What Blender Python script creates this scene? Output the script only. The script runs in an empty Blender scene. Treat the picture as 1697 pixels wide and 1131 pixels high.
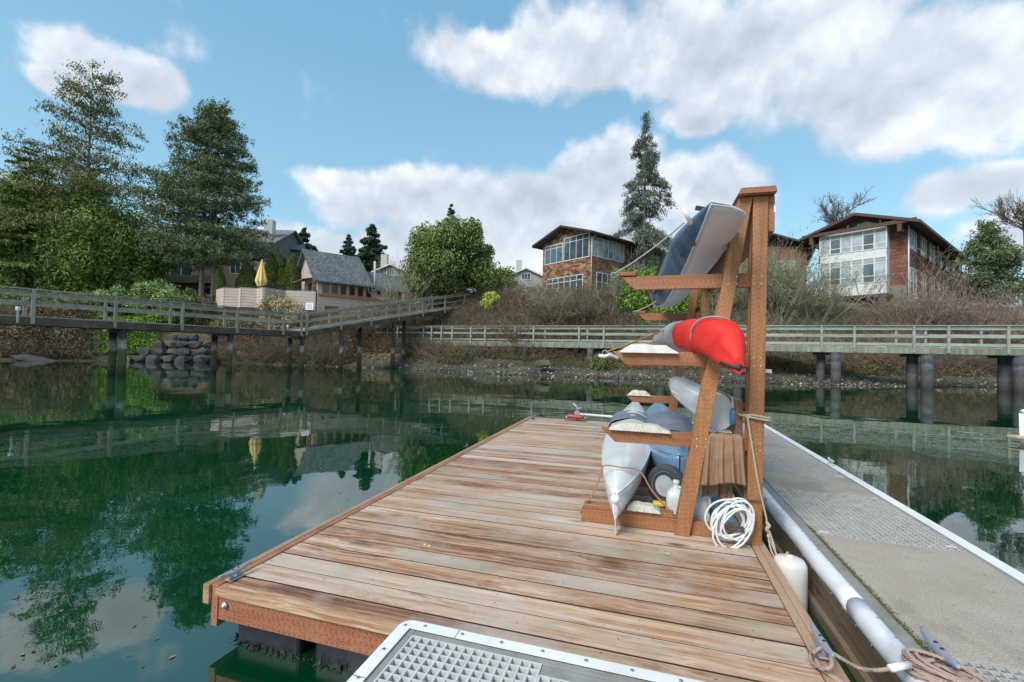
import bpy, bmesh, math, random
import numpy as np
from mathutils import Vector, Matrix
random.seed(7); np.random.seed(7)
PI = math.pi
S = bpy.context.scene
COL = S.collection
# ------------------------------------------------------------------ camera
W, HH = 1697, 1131
F = 16/36*W
yaw = math.atan(224.5/F); pitch = math.atan(19.5/F); roll = math.atan(.023)
CAMZ = 1.5
cd = bpy.data.cameras.new('camera'); cam = bpy.data.objects.new('camera', cd); COL.objects.link(cam)
cd.sensor_width = 36; cd.lens = 16; cd.clip_start = .05; cd.clip_end = 3000
f0 = Vector((-math.sin(yaw), math.cos(yaw), 0)); r0 = Vector((math.cos(yaw), math.sin(yaw), 0)); u0 = Vector((0, 0, 1))
fwd = f0*math.cos(pitch)+u0*math.sin(pitch); u1 = u0*math.cos(pitch)-f0*math.sin(pitch)
rgt = r0*math.cos(roll)+u1*math.sin(roll); upv = u1*math.cos(roll)-r0*math.sin(roll)
cm = Matrix((rgt, upv, -fwd)).transposed().to_4x4(); cm.translation = Vector((0, 0, CAMZ)); cam.matrix_world = cm
S.camera = cam
def ray(x, y): return fwd+rgt*((x-W/2)/F)-upv*((y-HH/2)/F)
def at(x, y, D):
    r = ray(x, y); return Vector((0, 0, CAMZ))+r*(D/r.dot(f0))
def atY(x, y, Y):
    r = ray(x, y); return Vector((0, 0, CAMZ))+r*(Y/r.y)
def atz(x, y, z):
    r = ray(x, y); return Vector((0, 0, CAMZ))+r*((z-CAMZ)/r.z)
def imx(P):
    v = Vector((P[0], P[1], CAMZ))-Vector((0, 0, CAMZ)); return W/2+F*v.dot(rgt)/max(v.dot(fwd), .1)
# ------------------------------------------------------------------ render look
S.view_settings.view_transform = 'Standard'; S.view_settings.look = 'None'
S.view_settings.exposure = 0.68; S.view_settings.gamma = 1
S.render.engine = 'CYCLES'
# ------------------------------------------------------------------ node helpers
def new_mat(name):
    m = bpy.data.materials.new(name); m.use_nodes = True; t = m.node_tree; t.nodes.clear(); return m, t
class N:
    def __init__(s, t): s.t = t
    def n(s, ty, ins=None, **kw):
        d = s.t.nodes.new(ty)
        for k, v in kw.items(): setattr(d, k, v)
        if ins:
            for k, v in ins.items():
                if isinstance(v, bpy.types.NodeSocket): s.t.links.new(v, d.inputs[k])
                else: d.inputs[k].default_value = v
        return d
    def m(s, op, a, b=None, c=None, clamp=False):
        ins = {0: a}
        if b is not None: ins[1] = b
        if c is not None: ins[2] = c
        return s.n('ShaderNodeMath', ins, operation=op, use_clamp=clamp).outputs[0]
    def vm(s, op, a, b=None, out=0):
        ins = {0: a}
        if b is not None: ins[1] = b
        return s.n('ShaderNodeVectorMath', ins, operation=op).outputs[out]
    def ramp(s, f, stops, interp='LINEAR'):
        d = s.n('ShaderNodeValToRGB', {0: f}); cr = d.color_ramp; cr.interpolation = interp
        while len(cr.elements) > 1: cr.elements.remove(cr.elements[-1])
        cr.elements[0].position = stops[0][0]; cr.elements[0].color = c4(stops[0][1])
        for p, c in stops[1:]:
            e = cr.elements.new(p); e.color = c4(c)
        return d.outputs[0]
    def mix(s, f, a, b, blend='MIX'):
        d = s.n('ShaderNodeMix', data_type='RGBA', blend_type=blend)
        for k, v in ((0, f), (6, a), (7, b)):
            if isinstance(v, bpy.types.NodeSocket): s.t.links.new(v, d.inputs[k])
            else: d.inputs[k].default_value = v if k == 0 else c4(v)
        return d.outputs[2]
    def noise(s, v, scale, detail=3, rough=.5, dist=0, out=0):
        return s.n('ShaderNodeTexNoise', {'Vector': v, 'Scale': scale, 'Detail': detail, 'Roughness': rough, 'Distortion': dist}).outputs[out]
    def mr(s, v, a, b, c=0., d=1.):
        return s.n('ShaderNodeMapRange', {0: v, 1: a, 2: b, 3: c, 4: d}).outputs[0]
def c4(c):
    if isinstance(c, (int, float)): return (c, c, c, 1)
    return tuple(c) if len(c) == 4 else (*c, 1)
def finish(g, col, rough=.6, bump=None, bs=.3, bd=.01, metal=0, spec=.5, trans=0, alpha=None, sub=0, ior=None):
    b = g.n('ShaderNodeBsdfPrincipled')
    def put(k, v):
        if isinstance(v, bpy.types.NodeSocket): g.t.links.new(v, b.inputs[k])
        else: b.inputs[k].default_value = v
    put('Base Color', col if isinstance(col, bpy.types.NodeSocket) else c4(col)); put('Roughness', rough); put('Metallic', metal)
    put('Specular IOR Level', spec)
    if trans: put('Transmission Weight', trans)
    if ior: put('IOR', ior)
    if bump is not None:
        bn = g.n('ShaderNodeBump', {'Strength': bs, 'Distance': bd, 'Height': bump}); g.t.links.new(bn.outputs[0], b.inputs['Normal'])
    o = g.n('ShaderNodeOutputMaterial'); g.t.links.new(b.outputs[0], o.inputs[0]); return b
# ------------------------------------------------------------------ world: nishita sky and clouds as directional masks
wd = bpy.data.worlds.new('World'); S.world = wd; wd.use_nodes = True
wt = wd.node_tree; wt.nodes.clear(); g = N(wt)
SUN_EL, SUN_AZ = math.radians(42), math.radians(205)    # azimuth clockwise from +Y
sky = g.n('ShaderNodeTexSky', sky_type='NISHITA'); sky.sun_disc = False; sky.sun_elevation = SUN_EL; sky.sun_rotation = SUN_AZ
sky.air_density = 1.0; sky.dust_density = .6; sky.ozone_density = 1.6
tc = g.n('ShaderNodeTexCoord').outputs['Generated']
nd = g.vm('NORMALIZE', tc)
sx = g.n('ShaderNodeSeparateXYZ', {0: nd})
u_ = g.m('ARCTAN2', sx.outputs[0], sx.outputs[1]); v_ = g.m('ARCSINE', sx.outputs[2])
uv = g.n('ShaderNodeCombineXYZ', {0: u_, 1: v_, 2: 0.}).outputs[0]
wob = g.vm('SUBTRACT', g.noise(uv, 5., 5, .5, out=1), (.5, .5, .5))
uvw = g.vm('ADD', uv, g.vm('MULTIPLY', wob, (.20, .13, 0)))
def ang(x, y):
    r = ray(x, y).normalized(); return math.atan2(r.x, r.y), math.asin(r.z)
blobs = [(150, 85, 110, 62), (215, 115, 85, 50), (110, 135, 60, 28),
 (765, 60, 75, 55), (860, 95, 130, 72), (1010, 75, 190, 95), (1240, 90, 230, 110), (1480, 130, 250, 105), (1640, 180, 190, 75), (1330, 20, 420, 60), (1150, 195, 70, 34), 
 (590, 300, 110, 30), (690, 335, 165, 60), (850, 345, 150, 70), (1010, 315, 105, 85), (1150, 305, 95, 62), (930, 405, 260, 60), (760, 400, 120, 55), (1190, 370, 80, 60),
 (490, 395, 62, 40), (570, 405, 75, 36), (650, 415, 80, 45), (1600, 325, 105, 40), (1690, 310, 60, 40), (1690, 380, 110, 40), 
 (-250, 60, 200, 60), (-150, 330, 160, 50), (2000, 120, 300, 120), (2100, 380, 250, 80), (500, -230, 400, 80), (1300, -260, 500, 100), (100, -330, 300, 60)]
acc = None
for (bx, by, ba, bb) in blobs:
    a0, e0 = ang(bx, by); a1, _ = ang(bx+min(ba, 60), by); _, e1 = ang(bx, by-min(bb, 60))
    ra = abs(a1-a0)*ba/min(ba, 60); rb = abs(e1-e0)*bb/min(bb, 60)
    d = g.vm('LENGTH', g.vm('MULTIPLY', g.vm('SUBTRACT', uvw, (a0, e0, 0)), (1/ra, 1/rb, 0)), out=1)
    d = g.m('SUBTRACT', 1.35, d)
    acc = d if acc is None else g.n('ShaderNodeMath', {0: acc, 1: d, 2: .18}, operation='SMOOTH_MAX').outputs[0]
n1 = g.noise(uv, 9., 8, .53); n0 = g.noise(uv, 2.2, 5, .55)
away = g.mr(g.n('ShaderNodeVectorMath', {0: nd, 1: f0}, operation='DOT_PRODUCT').outputs[1], .25, .45, 1, 0)   # cloud field carries on behind the viewer
gen = g.m('MULTIPLY', away, g.mr(n0, .42, .62, -.3, .9))
acc = g.m('MAXIMUM', acc, gen)
dens = g.m('ADD', acc, g.m('MULTIPLY', g.m('SUBTRACT', n1, .5), 1.5))
mask = g.mr(dens, .10, .62); mask = g.n('ShaderNodeMapRange', {0: dens, 1: .12, 2: .66, 3: 0., 4: .95}, interpolation_type='SMOOTHSTEP').outputs[0]
# cloud tone: brighter tops, grey undersides (density sampled a little higher up)
up2 = g.noise(g.vm('ADD', uv, (0, .03, 0)), 9., 8, .53)
lit = g.m('ADD', g.m('MULTIPLY', g.m('SUBTRACT', n1, up2), 1.6), g.mr(g.noise(uvw, 4.2, 4, .5), .35, .65, -.25, .25))
lit = g.m('SUBTRACT', lit, g.mr(dens, .6, 1.6, 0, .28))
ccol = g.ramp(g.mr(lit, -.5, .4), [(0, (.34, .385, .445)), (.5, (.465, .505, .565)), (1, (.67, .69, .725))])
skyc = g.mix(1., g.vm('MULTIPLY', sky.outputs[0], (.085, .09, .09)), (1.02, 1.22, 1.12), 'MULTIPLY')
skyc = g.mix(.5, skyc, g.ramp(g.m('DIVIDE', v_, .8), [(0, (.40, .59, .68)), (.35, (.28, .49, .645)), (1, (.15, .375, .58))]))
full = g.mix(mask, skyc, ccol)
bg = g.n('ShaderNodeBackground', {0: full, 1: 1.0}); wo = g.n('ShaderNodeOutputWorld'); wt.links.new(bg.outputs[0], wo.inputs[0])
# sun, softened by thin cloud
sl = bpy.data.lights.new('sun', 'SUN'); sl.energy = 2.2; sl.angle = math.radians(24); sl.color = (1, .95, .88)
sun = bpy.data.objects.new('sun', sl); COL.objects.link(sun)
sd = Vector((math.sin(SUN_AZ)*math.cos(SUN_EL), math.cos(SUN_AZ)*math.cos(SUN_EL), math.sin(SUN_EL)))
sun.rotation_euler = sd.to_track_quat('Z', 'Y').to_euler()
# ------------------------------------------------------------------ object helpers
ROOT = {}
def props(o, label=None, cat=None, group=None, kind=None):
    if label: o['label'] = label
    if cat: o['category'] = cat
    if group: o['group'] = group
    if kind: o['kind'] = kind
    return o
def thing(name, loc, label, cat, group=None, rz=0, local=False):
    o = bpy.data.objects.new(name, None); COL.objects.link(o); o.location = loc; o.rotation_euler = (0, 0, rz)
    o.empty_display_size = .1
    ROOT[o] = Vector((0, 0, 0)) if local else Vector(loc); return props(o, label, cat, group)
def link_mesh(name, me, mats, parent):
    o = bpy.data.objects.new(name, me); COL.objects.link(o)
    for m in (mats if isinstance(mats, (list, tuple)) else [mats]): me.materials.append(m)
    if parent is not None:
        off = ROOT[parent]; o.parent = parent; ROOT[o] = off
        if off.length > 0: me.transform(Matrix.Translation(-off))
    else: ROOT[o] = Vector((0, 0, 0))
    return o
def np_mesh(name, V, Q, mats, parent=None, smooth=False, tri=False, midx=None):
    V = np.asarray(V, dtype=np.float32); Q = np.asarray(Q, dtype=np.int32); k = Q.shape[1]
    me = bpy.data.meshes.new(name); me.vertices.add(len(V)); me.vertices.foreach_set('co', V.ravel())
    me.loops.add(Q.size); me.loops.foreach_set('vertex_index', Q.ravel()); me.polygons.add(len(Q))
    me.polygons.foreach_set('loop_start', np.arange(0, Q.size, k, dtype=np.int32))
    if smooth: me.polygons.foreach_set('use_smooth', np.ones(len(Q), dtype=bool))
    me.update(calc_edges=True)
    o = link_mesh(name, me, mats, parent)
    if midx is not None: me.polygons.foreach_set('material_index', np.asarray(midx, dtype=np.int32))
    return o
class MB:
    def __init__(s): s.v = []; s.f = []; s.sm = []
    def add(s, vs, fs, smooth=False):
        b = len(s.v); s.v += [tuple(p) for p in vs]; s.f += [tuple(i+b for i in f) for f in fs]; s.sm += [smooth]*len(fs); return s
    def box(s, x0, x1, y0, y1, z0, z1):
        return s.add([(x0, y0, z0), (x1, y0, z0), (x1, y1, z0), (x0, y1, z0), (x0, y0, z1), (x1, y0, z1), (x1, y1, z1), (x0, y1, z1)],
                     [(0, 3, 2, 1), (4, 5, 6, 7), (0, 1, 5, 4), (1, 2, 6, 5), (2, 3, 7, 6), (3, 0, 4, 7)])
    def obox(s, c, ux, uy, uz):     # centre and three half-extent vectors
        c = Vector(c); ux, uy, uz = Vector(ux), Vector(uy), Vector(uz)
        vs = [c+ux*a+uy*b+uz*d for d in (-1, 1) for a, b in ((-1, -1), (1, -1), (1, 1), (-1, 1))]
        fs = [(0, 3, 2, 1), (4, 5, 6, 7), (0, 1, 5, 4), (1, 2, 6, 5), (2, 3, 7, 6), (3, 0, 4, 7)]
        if ux.cross(uy).dot(uz) < 0: fs = [f[::-1] for f in fs]
        return s.add(vs, fs)
    def bar(s, p, q, w, h, up=(0, 0, 1)):
        p, q = Vector(p), Vector(q); d = q-p; n = d.normalized(); up = Vector(up)
        if abs(n.dot(up)) > .98: up = Vector((0, 1, 0))
        sd = n.cross(up).normalized(); u = sd.cross(n)
        return s.obox((p+q)/2, d/2, sd*w/2, u*h/2)
    def prism(s, poly, d):          # planar polygon (3D points) extruded by vector d
        n = len(poly); d = Vector(d); P = [Vector(p) for p in poly]; nn = sum(((P[i]-P[0]).cross(P[(i+1) % n]-P[0]) for i in range(1, n-1)), Vector())
        if nn.dot(d) > 0: P = P[::-1]
        vs = P+[p+d for p in P]
        return s.add(vs, [tuple(range(n)), tuple(range(2*n-1, n-1, -1))]+[(i, i+n, (i+1) % n+n, (i+1) % n) for i in range(n)])
    def tube(s, pts, r, n=8, caps=True, closed=False):
        P = [Vector(p) for p in pts]; m = len(P); R = r if isinstance(r, (list, tuple)) else [r]*m
        vs = []; ref = None
        for i in range(m):
            if closed: t = P[(i+1) % m]-P[i-1]
            else: t = P[min(i+1, m-1)]-P[max(i-1, 0)]
            t.normalize()
            if ref is None: ref = Vector((0, 0, 1)) if abs(t.z) < .9 else Vector((1, 0, 0))
            a = (ref-t*ref.dot(t)).normalized(); ref = a; b = t.cross(a)
            vs += [P[i]+(a*math.cos(2*PI*k/n)+b*math.sin(2*PI*k/n))*R[i] for k in range(n)]
        fs = []
        for i in range(m if closed else m-1):
            j = (i+1) % m
            fs += [(i*n+k, i*n+(k+1) % n, j*n+(k+1) % n, j*n+k) for k in range(n)]
        if caps and not closed: fs += [tuple(range(n-1, -1, -1)), tuple((m-1)*n+k for k in range(n))]
        return s.add(vs, fs, True)
    def lathe(s, c, prof, n=24, ax=(0, 0, 1)):
        ax = Vector(ax).normalized(); a = ax.orthogonal().normalized(); b = ax.cross(a); c = Vector(c); vs = []
        for r, h in prof: vs += [c+ax*h+(a*math.cos(2*PI*k/n)+b*math.sin(2*PI*k/n))*r for k in range(n)]
        m = len(prof); fs = [(i*n+k, i*n+(k+1) % n, (i+1)*n+(k+1) % n, (i+1)*n+k) for i in range(m-1) for k in range(n)]
        fs += [tuple(range(n-1, -1, -1)), tuple((m-1)*n+k for k in range(n))]
        return s.add(vs, fs, True)
    def grid(s, fn, nu, nv, smooth=True):
        vs = [fn(i/nu, j/nv) for j in range(nv+1) for i in range(nu+1)]
        return s.add(vs, [(j*(nu+1)+i, j*(nu+1)+i+1, (j+1)*(nu+1)+i+1, (j+1)*(nu+1)+i) for j in range(nv) for i in range(nu)], smooth)
    def build(s, name, mat, parent=None, bevel=0, M=None, solid=0, sub=0, label=None):
        me = bpy.data.meshes.new(name); me.from_pydata(s.v, [], s.f); me.polygons.foreach_set('use_smooth', s.sm)
        if M is not None: me.transform(M)
        me.update()
        o = link_mesh(name, me, mat, parent)
        if solid: md = o.modifiers.new('solid', 'SOLIDIFY'); md.thickness = solid; md.offset = 0
        if sub: md = o.modifiers.new('sub', 'SUBSURF'); md.levels = sub; md.render_levels = sub
        if bevel: md = o.modifiers.new('bevel', 'BEVEL'); md.width = bevel; md.segments = 2; md.limit_method = 'ANGLE'; md.angle_limit = math.radians(40)
        if label: o['label'] = label
        return o
def copy_tree(o, parent=None):
    c = o.copy(); COL.objects.link(c)
    if parent is not None: c.parent = parent
    for ch in list(o.children): copy_tree(ch, c)
    return c
def sag(p, q, s, n=10):
    p, q = Vector(p), Vector(q); return [p.lerp(q, i/n)-Vector((0, 0, s*4*(i/n)*(1-i/n))) for i in range(n+1)]
def spline(pts, n=6):
    P = [Vector(p) for p in pts]; out = []
    for i in range(len(P)-1):
        a, b, c, d = P[max(i-1, 0)], P[i], P[i+1], P[min(i+2, len(P)-1)]
        for k in range(n):
            t = k/n; out.append(.5*((2*b)+(c-a)*t+(2*a-5*b+4*c-d)*t*t+(3*b-a-3*c+d)*t**3))
    return out+[P[-1]]
# ------------------------------------------------------------------ materials
MT = {}
def simple(name, col, rough=.6, var=.25, scale=6., metal=0, spec=.5, bump=.15, bd=.004, dirt=None, stretch=(1, 1, 1), trans=0):
    m, t = new_mat(name); g = N(t); v = g.n('ShaderNodeTexCoord').outputs['Object']; v = g.vm('MULTIPLY', v, stretch)
    n = g.noise(v, scale, 5, .6); f = g.mr(n, .25, .75, 1-var, 1+var)
    c = g.mix(1., c4(col), g.n('ShaderNodeCombineXYZ', {0: f, 1: f, 2: f}).outputs[0], 'MULTIPLY')
    if dirt:
        n2 = g.noise(v, scale*.35, 6, .7); c = g.mix(g.mr(n2, .5, .72, 0, dirt[1]), c, dirt[0])
    finish(g, c, rough, n if bump else None, bump, bd, metal, spec, trans); MT[name] = m; return m
def wood(name, stops, ax=0, scale=1., knots=True, incise=0, green=0, rough=(.35, .65), worn=None, island=True, grain=1.):
    """grain runs along object axis ax; every board (mesh island) gets its own offset and tone"""
    m, t = new_mat(name); g = N(t); co = g.n('ShaderNodeTexCoord').outputs['Object']
    rnd = g.n('ShaderNodeNewGeometry').outputs['Random Per Island']
    if island:
        off = g.n('ShaderNodeCombineXYZ', {0: g.m('MULTIPLY', rnd, 37.), 1: g.m('MULTIPLY', rnd, 17.), 2: g.m('MULTIPLY', rnd, 23.)}).outputs[0]
        v = g.vm('ADD', co, off)
    else: v = co
    st = [13., 13., 13.]; st[ax] = .42; vs = g.vm('MULTIPLY', v, tuple(st))
    wobn = g.noise(v, 2.2, 2, .5, out=1)
    vs = g.vm('ADD', vs, g.vm('MULTIPLY', g.vm('SUBTRACT', wobn, (.5, .5, .5)), (.55, .55, .55)))
    kn = None
    if knots:
        sk = [3.2, 3.2, 3.2]; sk[ax] = 1.15
        vo = g.n('ShaderNodeTexVoronoi', {'Vector': g.vm('MULTIPLY', v, tuple(sk)), 'Scale': 1., 'Randomness': 1.}, voronoi_dimensions='3D')
        d = vo.outputs['Distance']; kn = g.mr(d, .035, .11, 1, 0)
        halo = g.mr(d, .08, .42, 1, 0)
        vs = g.vm('ADD', vs, g.vm('MULTIPLY', g.n('ShaderNodeCombineXYZ', {0: halo, 1: halo, 2: halo}).outputs[0], (.4, .4, .4)))
    big = g.noise(vs, .45*scale, 4, .55); mid = g.noise(vs, 2.2*scale, 6, .65); fine = g.noise(vs, 10*scale, 4, .7)
    f = g.m('ADD', g.m('MULTIPLY', big, .55), g.m('ADD', g.m('MULTIPLY', mid, .40*grain), g.m('MULTIPLY', fine, .22*grain)))
    f = g.m('ADD', f, g.m('MULTIPLY', g.m('SUBTRACT', rnd, .5), .16 if island else 0.))
    f = g.m('SUBTRACT', f, .5*(.17+.62*(grain-1)))
    f = g.mr(f, .26, .74)
    c = g.ramp(f, stops)
    if worn:
        wn = g.noise(g.vm('MULTIPLY', v, (1.6, 1.6, 1.6)), .9, 5, .62)
        c = g.mix(g.mr(wn, .44, .62, 0, worn[1]), c, g.mix(g.mr(mid, .3, .7), worn[0], tuple(q*.6 for q in worn[0])))
    if green:
        gn = g.noise(v, 1.3, 4, .6); c = g.mix(g.m('MULTIPLY', g.mr(gn, .54, .72), g.mr(mid, .35, .65, .3, green)), c, (.20, .19, .08))
    if kn is not None:
        gate = g.m('GREATER_THAN', g.n('ShaderNodeSeparateColor', {0: vo.outputs['Color']}).outputs[0], .48)
        c = g.mix(g.m('MULTIPLY', g.m('MULTIPLY', kn, gate), .85), c, (.07, .045, .03))
    h = g.m('ADD', g.m('MULTIPLY', mid, .5), fine)
    if incise:
        s3 = g.n('ShaderNodeSeparateXYZ', {0: co}); a = s3.outputs[ax]; oth = [i for i in range(3) if i != ax]
        b = g.m('ADD', s3.outputs[oth[0]], s3.outputs[oth[1]])
        row = g.m('DIVIDE', b, .0075); ri = g.m('FLOOR', row); rf = g.m('FRACT', row)
        al = g.m('ADD', g.m('DIVIDE', a, .030), g.n('ShaderNodeTexWhiteNoise', {'W': ri}, noise_dimensions='1D').outputs[0]); af = g.m('FRACT', al)
        jit = g.n('ShaderNodeTexWhiteNoise', {'Vector': g.n('ShaderNodeCombineXYZ', {0: ri, 1: g.m('FLOOR', al), 2: 0.}).outputs[0]}, noise_dimensions='2D').outputs[0]
        dash = g.m('MULTIPLY', g.m('LESS_THAN', af, g.m('ADD', .16, g.m('MULTIPLY', jit, .3))), g.m('MULTIPLY', g.m('LESS_THAN', g.m('ABSOLUTE', g.m('SUBTRACT', rf, .5)), .2), g.m('GREATER_THAN', jit, .18)))
        c = g.mix(g.m('MULTIPLY', dash, incise), c, (.06, .025, .015)); h = g.m('SUBTRACT', h, g.m('MULTIPLY', dash, 1.2))
    r = g.mr(g.noise(v, 3., 4, .6), .35, .65, rough[0], rough[1])
    finish(g, c, r, h, .5, .0025); MT[name] = m; return m
wood('deck_wood', [(0, (.060, .024, .013)), (.22, (.175, .074, .036)), (.40, (.36, .182, .095)), (.58, (.52, .32, .195)), (.78, (.64, .48, .36)), (1, (.75, .66, .56))], ax=0, scale=1.25, green=.7, worn=((.63, .55, .46), .62), rough=(.3, .62), grain=1.7)
wood('trim_wood', [(0, (.16, .07, .035)), (.35, (.33, .17, .085)), (.7, (.50, .32, .19)), (1, (.63, .47, .33))], ax=1, worn=((.6, .46, .33), .4), incise=.25)
wood('fascia_wood', [(0, (.16, .055, .028)), (.4, (.36, .13, .065)), (.75, (.46, .20, .105)), (1, (.55, .30, .18))], ax=0, knots=True, incise=.8, worn=((.5, .3, .18), .4))
wood('rack_wood_z', [(0, (.16, .060, .022)), (.4, (.34, .145, .055)), (.75, (.46, .215, .088)), (1, (.57, .32, .155))], ax=2, incise=.6, rough=(.45, .65))
wood('rack_wood_x', [(0, (.15, .052, .021)), (.4, (.31, .125, .052)), (.75, (.42, .19, .085)), (1, (.52, .28, .145))], ax=0, incise=.6, rough=(.45, .65))
wood('rack_wood_y', [(0, (.14, .055, .022)), (.4, (.30, .13, .06)), (.75, (.40, .19, .09)), (1, (.50, .28, .15))], ax=1, incise=.5, rough=(.45, .65))
wood('waler_wood', [(0, (.045, .032, .022)), (.35, (.15, .105, .07)), (.65, (.27, .20, .14)), (1, (.42, .35, .27))], ax=1, knots=True, green=.7, worn=((.30, .42, .36), .16))
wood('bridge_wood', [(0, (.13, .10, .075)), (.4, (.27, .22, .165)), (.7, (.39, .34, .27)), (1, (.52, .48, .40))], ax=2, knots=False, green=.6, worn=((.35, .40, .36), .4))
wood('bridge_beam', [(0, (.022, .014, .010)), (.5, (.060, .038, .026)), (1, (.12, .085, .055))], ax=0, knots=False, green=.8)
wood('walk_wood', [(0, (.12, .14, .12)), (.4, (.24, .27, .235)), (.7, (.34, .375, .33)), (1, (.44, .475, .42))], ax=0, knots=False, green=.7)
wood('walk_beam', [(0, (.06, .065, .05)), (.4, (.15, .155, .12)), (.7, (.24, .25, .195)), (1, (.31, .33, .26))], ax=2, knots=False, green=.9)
def pilemat(name, cols):
    m, t = new_mat(name); g = N(t); co = g.n('ShaderNodeTexCoord').outputs['Object']; z = g.n('ShaderNodeSeparateXYZ', {0: g.n('ShaderNodeNewGeometry').outputs['Position']}).outputs[2]
    zz = g.m('ADD', z, g.m('MULTIPLY', g.m('SUBTRACT', g.noise(co, 3., 5, .6), .5), .7))
    c = g.ramp(g.m('DIVIDE', zz, 2.4), cols)
    n = g.noise(g.vm('MULTIPLY', co, (6, 6, 1.2)), 3., 5, .65); c = g.mix(g.mr(n, .4, .7, 0, .6), c, (.03, .028, .025))
    finish(g, c, .8, n, .6, .02); MT[name] = m
pilemat('pile_mossy', [(0, (.05, .05, .03)), (.12, (.09, .08, .05)), (.25, (.10, .12, .025)), (.48, (.085, .095, .03)), (.54, (.36, .34, .31)), (.66, (.27, .25, .22)), (.74, (.05, .04, .03)), (1, (.035, .026, .02))])
pilemat('pile_dark', [(0, (.06, .055, .05)), (.3, (.10, .09, .085)), (.4, (.05, .052, .06)), (.55, (.11, .12, .14)), (.62, (.035, .038, .045)), (.74, (.09, .10, .12)), (.85, (.03, .03, .035)), (1, (.02, .02, .022))])
simple('concrete', (.36, .335, .305), .85, .16, 3., bump=.5, bd=.004)
# exposed speckle for the dock slabs
def slab():
    m, t = new_mat('dock_concrete'); g = N(t); co = g.n('ShaderNodeTexCoord').outputs['Object']
    sp = g.noise(co, 130., 3, .7); bl = g.noise(co, 2.6, 6, .65); vo = g.n('ShaderNodeTexVoronoi', {'Vector': co, 'Scale': 120.}).outputs['Distance']
    c = g.mix(g.mr(sp, .3, .7), (.215, .18, .145), (.58, .51, .43)); c = g.mix(g.mr(bl, .35, .7, 0, .45), c, (.22, .185, .14))
    c = g.mix(g.mr(g.noise(co, 9., 5, .6), .62, .75, 0, .3), c, (.52, .49, .44)); c = g.mix(g.mr(vo, .06, .14, .5, 0), c, (.62, .58, .52))
    st2 = g.noise(co, 1.3, 7, .72, .6); c = g.mix(g.mr(st2, .50, .60, 0, .35), c, (.15, .13, .10)); c = g.mix(g.mr(g.noise(co, 5.5, 7, .7, 1.), .66, .72, 0, .4), c, (.60, .59, .56))
    finish(g, c, .88, sp, .35, .002); MT['dock_concrete'] = m
slab()
simple('concrete_edge', (.26, .25, .235), .85, .2, 12., bump=.4, dirt=((.14, .14, .07), .7))
simple('frp_walk', (.45, .445, .43), .6, .2, 30., bump=.1, dirt=((.24, .235, .2), .7))
simple('frp_grate', (.56, .565, .55), .5, .12, 30., bump=.1, dirt=((.34, .33, .27), .6))
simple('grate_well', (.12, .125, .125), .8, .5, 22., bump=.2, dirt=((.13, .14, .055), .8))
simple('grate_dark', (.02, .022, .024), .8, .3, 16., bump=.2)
simple('white_rim', (.78, .78, .76), .38, .05, 5., bump=.05, dirt=((.52, .50, .45), .5))
simple('vinyl_white', (.72, .74, .78), .42, .10, 4., bump=.1, dirt=((.26, .26, .28), .85), stretch=(4, .9, 4))
simple('steel', (.36, .37, .39), .42, .2, 30., metal=.75, bump=.2)
simple('galv', (.34, .36, .42), .5, .2, 30., metal=.35, bump=.2)
simple('float_black', (.012, .016, .026), .42, .4, 6., bump=.2, dirt=((.05, .055, .065), .6))
simple('algae_mat', (.04, .016, .012), .6, .6, 25., bump=.6)
simple('moss', (.11, .13, .022), .95, .5, 60., bump=.8, bd=.006)
simple('gel_white', (.80, .82, .84), .13, .04, 3., bump=0, dirt=((.50, .53, .56), .3))
simple('gel_dull', (.64, .65, .68), .4, .1, 3., bump=.05, dirt=((.36, .36, .38), .6))
simple('tip_white', (.82, .82, .80), .35, .03, 3., bump=0)
simple('plastic_white', (.68, .66, .63), .45, .08, 8., bump=.05, dirt=((.5, .48, .44), .5))
simple('plastic_black', (.015, .016, .018), .45, .2, 8., bump=0)
simple('tyre_grey', (.055, .06, .075), .6, .2, 12., bump=.1)
simple('jug_white', (.60, .66, .64), .35, .05, 6., bump=0)
simple('jug_liquid', (.44, .53, .52), .3, .05, 6., bump=0)
simple('cap_yellow', (.75, .50, .03), .4, .05, 6., bump=0)
simple('plastic_blue', (.045, .16, .34), .35, .12, 6., bump=0)
simple('can_blue', (.16, .30, .46), .4, .1, 6., bump=0)
simple('hose_white', (.66, .67, .68), .4, .1, 20., bump=.05)
simple('rope_tan', (.42, .36, .27), .8, .35, 180., bump=.6)
simple('rope_dark', (.07, .06, .055), .8, .3, 180., bump=.6)
simple('red_rubber', (.42, .045, .03), .45, .1, 12., bump=.05)
simple('alu', (.55, .57, .58), .35, .08, 12., metal=.6, bump=.05)
simple('alu_white', (.68, .70, .72), .35, .06, 12., bump=.0)
simple('carpet', (.58, .55, .48), .95, .35, 120., bump=.9, bd=.008, dirt=((.36, .30, .22), .8))
simple('foam_white', (.66, .64, .60), .8, .15, 14., bump=.4, dirt=((.44, .40, .34), .6))
simple('screw', (.62, .60, .56), .35, .1, 40., metal=.5)
simple('rubber_black', (.018, .018, .02), .6, .2, 20.)
def stripes(name, ca, cb, freq, thin=.5):
    m, t = new_mat(name); g = N(t); co = g.n('ShaderNodeTexCoord').outputs['Object']; w = g.n('ShaderNodeTexWave', {'Vector': co, 'Scale': freq, 'Distortion': .5}, bands_direction='DIAGONAL').outputs[0]
    n = g.noise(co, 300., 2, .5)
    c = g.mix(g.mr(w, thin, thin+.1), ca, cb); c = g.mix(g.mr(n, .3, .7, 0, .3), c, (.2, .15, .12)); finish(g, c, .85, w, .7, .003); MT[name] = m
stripes('rope_red', (.38, .20, .15), (.58, .50, .45), 70., .45)
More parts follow.
